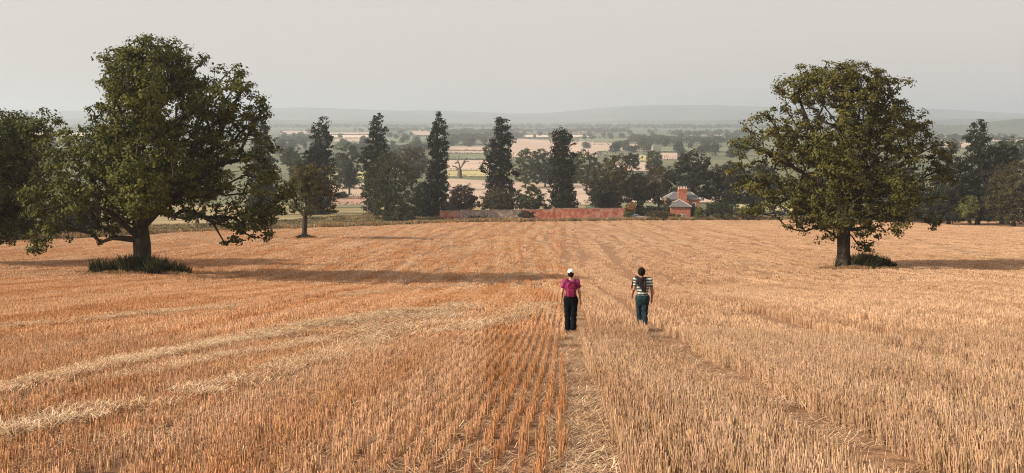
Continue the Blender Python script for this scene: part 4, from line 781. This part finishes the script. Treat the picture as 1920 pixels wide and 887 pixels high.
MB().poly([(.72, -.7, 1.06), (.72, .7, 1.06), (-.17, .55, 1.46), (-.17, -.55, 1.46)], [(0, 1, 2, 3)]).build('windscreen', M['glass'], cab)
for x in (-1.35, 1.3):
    for s in (-1, 1):
        w = MB().tube((x, s * .70, .32), (x, s * .885, .32), .32, .32, 16).build('wheel', M['rubber'], car); MB().tube((x, s * .80, .32), (x, s * .895, .32), .19, .17, 12).build('rim', M['metal'], w)
for s in (-1, 1): MB().box(1.95, 2.13, s * .6 - .16, s * .6 + .16, .66, .8).build('headlight', M['lamp'], car); MB().box(-2.17, -2.05, s * .68 - .1, s * .68 + .1, .75, 1.0).build('tail_light', M['tail'], car)

# ------------------------------------------------------------------ people (distance fields turned into one skin each)
def smin(a, b, k): h = np.clip(.5 + .5 * (b - a) / k, 0, 1); return b * (1 - h) + a * h - k * h * (1 - h)
def cap(P, a, b, ra, rb, fy=1.0):
    a = np.array(a, float); b = np.array(b, float); s = np.array([1, 1 / fy, 1]); Q = (P - a) * s; d = (b - a) * s; t = np.clip((Q @ d) / max(1e-9, d @ d), 0, 1); return np.linalg.norm(Q - t[..., None] * d, axis=-1) - (ra + (rb - ra) * t)
def ell(P, c, r): r = np.array(r, float); q = (P - np.array(c)) / r; k = np.linalg.norm(q, axis=-1); return (k - 1) * r.min()
def chain(P, pts, k=.03, fy=1.0):
    d = None
    for (a, ra), (b, rb) in zip(pts[:-1], pts[1:]): e = cap(P, a, b, ra, rb, fy); d = e if d is None else smin(d, e, k)
    return d
def nets(name, fn, lo, hi, h):
    ax = [np.arange(lo[i], hi[i] + h, h) for i in range(3)]; G = np.stack(np.meshgrid(*ax, indexing='ij'), -1); S = fn(G.reshape(-1, 3)).reshape(G.shape[:3]); n = S.shape
    c = [(i, j, k) for i in (0, 1) for j in (0, 1) for k in (0, 1)]; sl = lambda o: S[o[0]:n[0]-1+o[0], o[1]:n[1]-1+o[1], o[2]:n[2]-1+o[2]]
    acc = np.zeros((n[0]-1, n[1]-1, n[2]-1, 3)); cnt = np.zeros(acc.shape[:3])
    for a in c:
        for d in range(3):
            if a[d]: continue
            b = list(a); b[d] = 1; va, vb = sl(a), sl(tuple(b)); m = (va < 0) != (vb < 0); t = np.where(m, va / np.where(m, va - vb, 1), 0)
            for q in range(3): acc[..., q] += m * (a[q] + (t if q == d else 0))
            cnt += m
    act = cnt > 0; idx = -np.ones(act.shape, int); idx[act] = np.arange(act.sum()); I = np.argwhere(act); V = np.array(lo) + (I + acc[act] / cnt[act][:, None]) * h; Fs = []
    for d in range(3):
        e, f = (d + 1) % 3, (d + 2) % 3; A = np.take(S, range(n[d]-1), d); B = np.take(S, range(1, n[d]), d); m = np.argwhere((A < 0) != (B < 0)); m = m[(m[:, e] > 0) & (m[:, f] > 0) & (m[:, e] < n[e]-1) & (m[:, f] < n[f]-1)]
        def cell(o1, o2): q = m.copy(); q[:, e] -= o1; q[:, f] -= o2; return idx[q[:, 0], q[:, 1], q[:, 2]]
        Q = np.stack([cell(1, 1), cell(0, 1), cell(0, 0), cell(1, 0)], -1); neg = A[m[:, 0], m[:, 1], m[:, 2]] < 0; Q[~neg] = Q[~neg][:, ::-1]; Fs.append(Q)
    return np_mesh(name, V, np.concatenate(Fs))
M['skin'] = mat('skin', (.46, .24, .15), (.52, .28, .18), 8, .55); M['skin_m'] = mat('skin_tanned', (.30, .145, .085), (.35, .17, .10), 8, .55); M['hair'] = mat('dark_hair', (.010, .007, .006), (.018, .012, .009), 40, .8, 0.5, spec=.08); M['cap'] = mat('cap_cloth', (.70, .64, .54), (.78, .72, .62), 20, .85)
M['tee'] = mat('plum_tee', (.20, .020, .085), (.26, .032, .115), 14, .9, .4); M['pack'] = mat('magenta_pack', (.15, .009, .042), (.27, .022, .078), 16, .75, .4, lo=.4, hi=.7); M['strap'] = mat('dark_strap', (.06, .008, .025), (.08, .012, .035), 20, .8)
M['black'] = mat('black_trousers', (.005, .006, .008), (.009, .011, .014), 12, .95, .5, spec=.04); M['jeans'] = mat('teal_jeans', (.009, .021, .026), (.024, .043, .049), 7, .95, .6, spec=.05); M['shoe'] = mat('dark_shoe', (.012, .011, .011), (.02, .019, .018), 15, .7); M['jacket'] = mat('black_jacket', (.014, .009, .010), (.026, .016, .017), 12, .85, .6); M['eye'] = mat('eye', (.6, .58, .55), (.6, .58, .55), 5, .2); M['lip'] = mat('lip', (.36, .13, .10), (.38, .14, .11), 5, .5)
# striped shirt: navy bands on white, woven round the body
st = bpy.data.materials.new('striped_shirt'); st.use_nodes = True; t = st.node_tree; tc = t.nodes.new('ShaderNodeTexCoord'); sx = t.nodes.new('ShaderNodeSeparateXYZ'); ma = t.nodes.new('ShaderNodeMath'); ma.operation = 'MULTIPLY'; ma.inputs[1].default_value = 1 / .080
fr = t.nodes.new('ShaderNodeMath'); fr.operation = 'FRACT'; gt = t.nodes.new('ShaderNodeMath'); gt.operation = 'GREATER_THAN'; gt.inputs[1].default_value = .52; mx = t.nodes.new('ShaderNodeMix'); mx.data_type = 'RGBA'; mx.inputs['A'].default_value = (.47, .49, .43, 1); mx.inputs['B'].default_value = (.034, .056, .060, 1)
for a_, b_ in [(tc.outputs['Object'], sx.inputs[0]), (sx.outputs['Z'], ma.inputs[0]), (ma.outputs[0], fr.inputs[0]), (fr.outputs[0], gt.inputs[0]), (gt.outputs[0], mx.inputs['Factor']), (mx.outputs['Result'], t.nodes['Principled BSDF'].inputs['Base Color'])]: t.links.new(a_, b_)
t.nodes['Principled BSDF'].inputs['Roughness'].default_value = .9; M['stripe'] = st

def hand(P, w, d, s):
    """palm, four fingers and thumb hanging from wrist w along d; s = +1 right, -1 left (thumb points forward)"""
    w = np.array(w, float); d = np.array(d, float) / np.linalg.norm(d); f = np.array([0, 1, 0]) - d * d[1]; f /= np.linalg.norm(f); inn = np.array([-s, 0, 0.])
    D = cap(P, w, w + d * .085, .022, .030); D = smin(D, cap(P, w + d * .05 - f * .018, w + d * .085 + f * .022, .018, .018), .02)
    for k, (o, L) in enumerate([(.030, .070), (.010, .078), (-.010, .072), (-.030, .056)]):
        a = w + d * .085 + f * o; b = a + d * L * .55 + inn * .006; c = b + d * L * .5 + inn * .018; D = smin(D, smin(cap(P, a, b, .0095, .009), cap(P, b, c, .009, .0075), .004), .006)
    a = w + d * .03 + f * .025; b = a + d * .035 + f * .028 + inn * .008; c = b + d * .032 + f * .006 + inn * .01; return smin(D, smin(cap(P, a, b, .012, .0105), cap(P, b, c, .0105, .008), .004), .01)
def make_person(name, label, base, rz, J, female, mats):
    root = empty(name, tuple(base), rz); tag(root, label, 'person')
    hc = np.array(J['head']); sh = J['shoulder']; el = J['elbow']; wr = J['wrist']; hipj = J['hip']; kn = J['knee']; an = J['ankle']; g = .93 if female else 1.0
    def torso(P, e=0.0, low=.86):
        D = cap(P, (0, 0, low), (0, .0, 1.12), .150 * g + e, .132 * g + e, .72); D = smin(D, cap(P, (-.055, 0, 1.28), (.055, 0, 1.28), .125 * g + e, .125 * g + e, .78), .08)
        return smin(D, cap(P, np.array(sh[0]) * [.8, 1, 1], np.array(sh[1]) * [.8, 1, 1], .068 + e, .068 + e, .95), .06)
    def arms(P, e=0.0, upto=1.0):
        D = None
        for i in (0, 1):
            a, b, c = np.array(sh[i]), np.array(el[i]), np.array(wr[i]); D1 = cap(P, a, a + (b - a) * upto, .056 * g + e, (.044 + .006 * (1 - upto)) * g + e)
            if upto >= 1: D1 = smin(D1, cap(P, b, c, .042 * g, .026 * g), .02)
            D = D1 if D is None else np.minimum(D, D1)
        return D
    def legs(P, e=0.0, low=0.0):
        D = None
        for i in (0, 1):
            a, b, c = np.array(hipj[i]), np.array(kn[i]), np.array(an[i]); D1 = smin(cap(P, a, b, .088 * (1.04 if female else 1) + e, .060 + e), cap(P, b, c, .058 + e, .040 + e + low), .03); D = D1 if D is None else smin(D, D1, .015)
        return D
    fw = np.array(J['look'])
    def headf(P):
        D = ell(P, hc, (.073, .092, .112)); D = smin(D, ell(P, hc + fw * .035 + [0, 0, -.06], (.052, .055, .055)), .03); D = smin(D, cap(P, hc + [0, -.01, -.06], np.array([hc[0] * .5, -.005, sh[0][2] + .01]), .050 * g, .056 * g), .03)
        D = smin(D, cap(P, hc + fw * .088 + [0, 0, .01], hc + fw * .108 + [0, 0, -.03], .010, .014), .012)
        for s in (-1, 1): D = smin(D, ell(P, hc + np.array([s * .074, -.008, -.012]), (.012, .024, .032)), .008)
        return D
    def body(P):
        D = smin(torso(P), headf(P), .03); D = smin(D, arms(P), .03); D = smin(D, legs(P), .03)
        for i in (0, 1): w = np.array(wr[i]); D = smin(D, hand(P, w, w - np.array(el[i]), 1 if i else -1), .012); a = np.array(an[i]); D = smin(D, cap(P, a, a + [0, .12, -.045], .038, .032), .02)
        return D
    R = np.array([(-.42, -.34, -.02), (.42, .34, 1.86)])
    link('body', nets('body', body, R[0], R[1], .0085), mats['skin'], root, smooth=True)
    shirt_hem = J['hem']
    def shirt(P):
        D = smin(torso(P, .020, .88), arms(P, .020, .46), .04); wob = .006 * np.sin(P[:, 2] * 34 + P[:, 0] * 22) + .004 * np.sin(P[:, 0] * 50 - P[:, 2] * 27); D = D + wob
        return np.maximum(np.maximum(D, shirt_hem + .01 * np.sin(P[:, 0] * 18) - P[:, 2]), np.minimum(.078 - np.hypot(P[:, 0] - hc[0] * .5, (P[:, 1] - .012) * .9), P[:, 2] - sh[0][2] - .01))
    link('shirt', nets('shirt', shirt, (-.42, -.3, .7), (.42, .3, 1.6), .011), mats['shirt'], root, smooth=True)
    def trous(P):
        D = smin(smin(cap(P, (-.045, -.01, .90), (.045, -.01, .90), .135, .135, .82), cap(P, (0, 0, .84), (0, 0, 1.1), .150 * g + .016, .138 * g + .016, .76), .03), legs(P, .020 if female else .024, .024), .06); D = D + .005 * np.sin(P[:, 2] * 40 + P[:, 0] * 30) * np.clip((.8 - P[:, 2]) * 3, 0, 1)
        return np.maximum(np.maximum(D, P[:, 2] - 1.0), .055 - P[:, 2])
    link('trousers', nets('trousers', trous, (-.32, -.34, .0), (.32, .36, 1.06), .011), mats['trousers'], root, smooth=True)
    for i in (0, 1):
        a = np.array(an[i])
        link('shoe', nets('shoe', lambda P: np.maximum(smin(cap(P, a + [0, -.035, -.035], a + [0, .14, -.055], .046, .040, 1.0), cap(P, a, a + [0, 0, -.03], .046, .046), .03), (a[2] - .088) - P[:, 2]), a + [-.1, -.14, -.14], a + [.1, .26, .1], .010), mats['shoe'], root, smooth=True)
    hairlow = -.055 if female else -.075
    def hair(P):
        D = ell(P, hc + np.array([0, -.012, .012]), (.084, .102, .118) if female else (.106, .116, .126)); Q = P - hc; front = Q @ fw
        return np.maximum(np.maximum(D + .003 * np.sin(P[:, 0] * 150) * np.sin(P[:, 2] * 130), hairlow - Q[:, 2] - np.clip(-front, 0, .05) * .6), front - .045 - np.clip(Q[:, 2], 0, 1) * .5)
    link('hair', nets('hair', hair, hc - .16, hc + .17, .009), M['hair'], root, smooth=True)
    for s in (-1, 1): link('eye', nets('eye', lambda P: ell(P, hc + fw * .082 + np.array([s * .032, 0, .004]), (.014, .010, .009)), hc + fw * .082 + np.array([s * .032, 0, .004]) - .03, hc + fw * .082 + np.array([s * .032, 0, .004]) + .03, .005), M['eye'], root, smooth=True)
    link('mouth', nets('mouth', lambda P: ell(P, hc + fw * .088 + np.array([0, 0, -.068]), (.024, .010, .008)), hc + fw * .088 + np.array([0, 0, -.068]) - .04, hc + fw * .088 + np.array([0, 0, -.068]) + .04, .005), M['lip'], root, smooth=True)
    return root, torso
JW = dict(head=(-.005, .01, 1.585), look=(0, 1, 0), shoulder=[(-.172, 0, 1.365), (.172, 0, 1.365)], elbow=[(-.235, -.015, 1.10), (.232, -.02, 1.09)], wrist=[(-.252, .045, .875), (.262, .02, .85)],
          hip=[(-.088, 0, .86), (.088, 0, .86)], knee=[(-.085, .03, .47), (.080, -.01, .47)], ankle=[(-.078, .0, .088), (.075, -.06, .088)], hem=.93)
woman, tw = make_person('person', 'person in white cap, plum tee and black trousers wearing a magenta backpack', WOMAN, -0.03, JW, True, dict(skin=M['skin'], shirt=M['tee'], trousers=M['black'], shoe=M['shoe']))
hc = np.array(JW['head'])
def capf(P):
    D = ell(P, hc + np.array([0, -.008, .045]), (.092, .110, .092)); D = np.maximum(D, hc[2] + .035 - P[:, 2]); b = np.maximum(ell(P, hc + np.array([0, .13, .045]), (.075, .085, .030)), np.maximum(P[:, 2] - hc[2] - .062, hc[2] + .045 - P[:, 2])); return np.minimum(D, b)
c = link('cap', nets('cap', capf, hc + [-.14, -.15, -.02], hc + [.14, .26, .2], .0075), M['cap'], woman, smooth=True)
link('cap_opening', nets('cap_opening', lambda P: np.maximum(ell(P, hc + np.array([0, -.106, .050]), (.034, .016, .020)), hc[2] + .038 - P[:, 2]), hc + [-.06, -.15, 0], hc + [.06, -.07, .1], .006), M['hair'], c, smooth=True)
bp = empty('backpack', tuple(WOMAN), -0.03); tag(bp, 'small magenta backpack on the back of the person in the white cap', 'backpack')
def packf(P):
    q = np.abs(P - np.array([0, -.175, 1.175])) - np.array([.068, .050, .160]); d = np.linalg.norm(np.maximum(q, 0), axis=1) + np.minimum(q.max(1), 0) - .035; return d + .006 * np.sin(P[:, 2] * 38) * np.sin(P[:, 0] * 31)
link('bag', nets('bag', packf, (-.22, -.32, .9), (.22, -.04, 1.45), .0095), M['pack'], bp, smooth=True)
link('front_pocket', nets('front_pocket', lambda P: (lambda q: np.linalg.norm(np.maximum(q, 0), axis=1) + np.minimum(q.max(1), 0) - .022)(np.abs(P - np.array([0, -.268, 1.10])) - np.array([.062, .012, .075])), (-.14, -.34, .95), (.14, -.2, 1.28), .009), M['pack'], bp, smooth=True)
for s in (-1, 1): link('strap', nets('strap', lambda P: chain(P, [((s * .075, -.13, 1.34), .016), ((s * .10, -.06, 1.435), .016), ((s * .105, .05, 1.425), .016), ((s * .11, .125, 1.28), .016), ((s * .125, .08, 1.08), .014), ((s * .12, -.12, 1.02), .012)], .01), (-.2, -.22, .95), (.2, .2, 1.5), .010), M['strap'], bp, smooth=True)
link('top_flap', nets('top_flap', lambda P: ell(P, (0, -.185, 1.37), (.10, .075, .030)), (-.14, -.29, 1.3), (.14, -.08, 1.43), .009), M['strap'], bp, smooth=True)

JM = dict(head=(-.035, .03, 1.635), look=(0, 1, 0), shoulder=[(-.192, 0, 1.425), (.192, 0, 1.415)], elbow=[(-.245, -.03, 1.15), (.262, -.04, 1.13)], wrist=[(-.268, .13, 1.0), (.262, .03, .885)],
          hip=[(-.085, 0, .90), (.085, 0, .90)], knee=[(-.070, .12, .50), (.060, -.02, .49)], ankle=[(-.050, .10, .088), (.055, -.20, .10)], hem=.85)
man, tm = make_person('person', 'person in striped shirt and teal jeans with a dark jacket over one shoulder', MAN, -0.05, JM, False, dict(skin=M['skin_m'], shirt=M['stripe'], trousers=M['jeans'], shoe=M['shoe']))
jk = empty('jacket', tuple(MAN), -0.05); tag(jk, 'dark jacket slung over the left shoulder of the person in stripes', 'jacket')
def jack(P):
    D = chain(P, [((.075, -.075, 1.50), .034), ((-.03, -.120, 1.44), .055), ((-.09, -.125, 1.36), .060), ((-.02, -.150, 1.24), .056), ((.025, -.150, 1.13), .042)], .05, .62)
    D = smin(D, chain(P, [((-.06, -.11, 1.45), .05), ((-.17, -.03, 1.475), .046), ((-.24, -.02, 1.40), .04), ((-.285, .0, 1.24), .030), ((-.29, .0, 1.15), .022)], .04, .9), .05)
    D = smin(D, chain(P, [((-.14, -.10, 1.42), .055), ((-.16, -.11, 1.34), .05)], .03, .6), .05); D = smin(D, chain(P, [((-.16, .02, 1.48), .05), ((-.14, .14, 1.36), .05), ((-.13, .15, 1.2), .04)], .04, .8), .04)
    return D + .007 * np.sin(P[:, 2] * 45 + P[:, 0] * 38) + .004 * np.sin(P[:, 0] * 90)
link('coat', nets('coat', jack, (-.4, -.3, 1.0), (.2, .3, 1.62), .0095), M['jacket'], jk, smooth=True)
link('sleeve', nets('sleeve', lambda P: chain(P, [((.06, -.14, 1.44), .03), ((.055, -.172, 1.28), .036), ((.045, -.17, 1.10), .026)], .03, .8) + .005 * np.sin(P[:, 2] * 60), (-.05, -.26, 1.0), (.16, -.05, 1.52), .0095), M['jacket'], jk, smooth=True)

# ------------------------------------------------------------------ haze
hz = MB().box(-9500, 9500, -450, 13400, -75, 165).build('haze', None); tag(hz, 'pale summer haze filling the valley air', 'haze', kind='stuff')
hm = bpy.data.materials.new('haze'); hm.use_nodes = True; t = hm.node_tree; t.nodes.clear(); mo = t.nodes.new('ShaderNodeOutputMaterial'); pv = t.nodes.new('ShaderNodeVolumePrincipled')
pv.inputs['Color'].default_value = (.82, .90, 1.0, 1); pv.inputs['Density'].default_value = 1.8e-4; pv.inputs['Anisotropy'].default_value = 0.5; t.links.new(pv.outputs[0], mo.inputs['Volume']); hz.data.materials.append(hm)
hm.cycles.homogeneous_volume = True
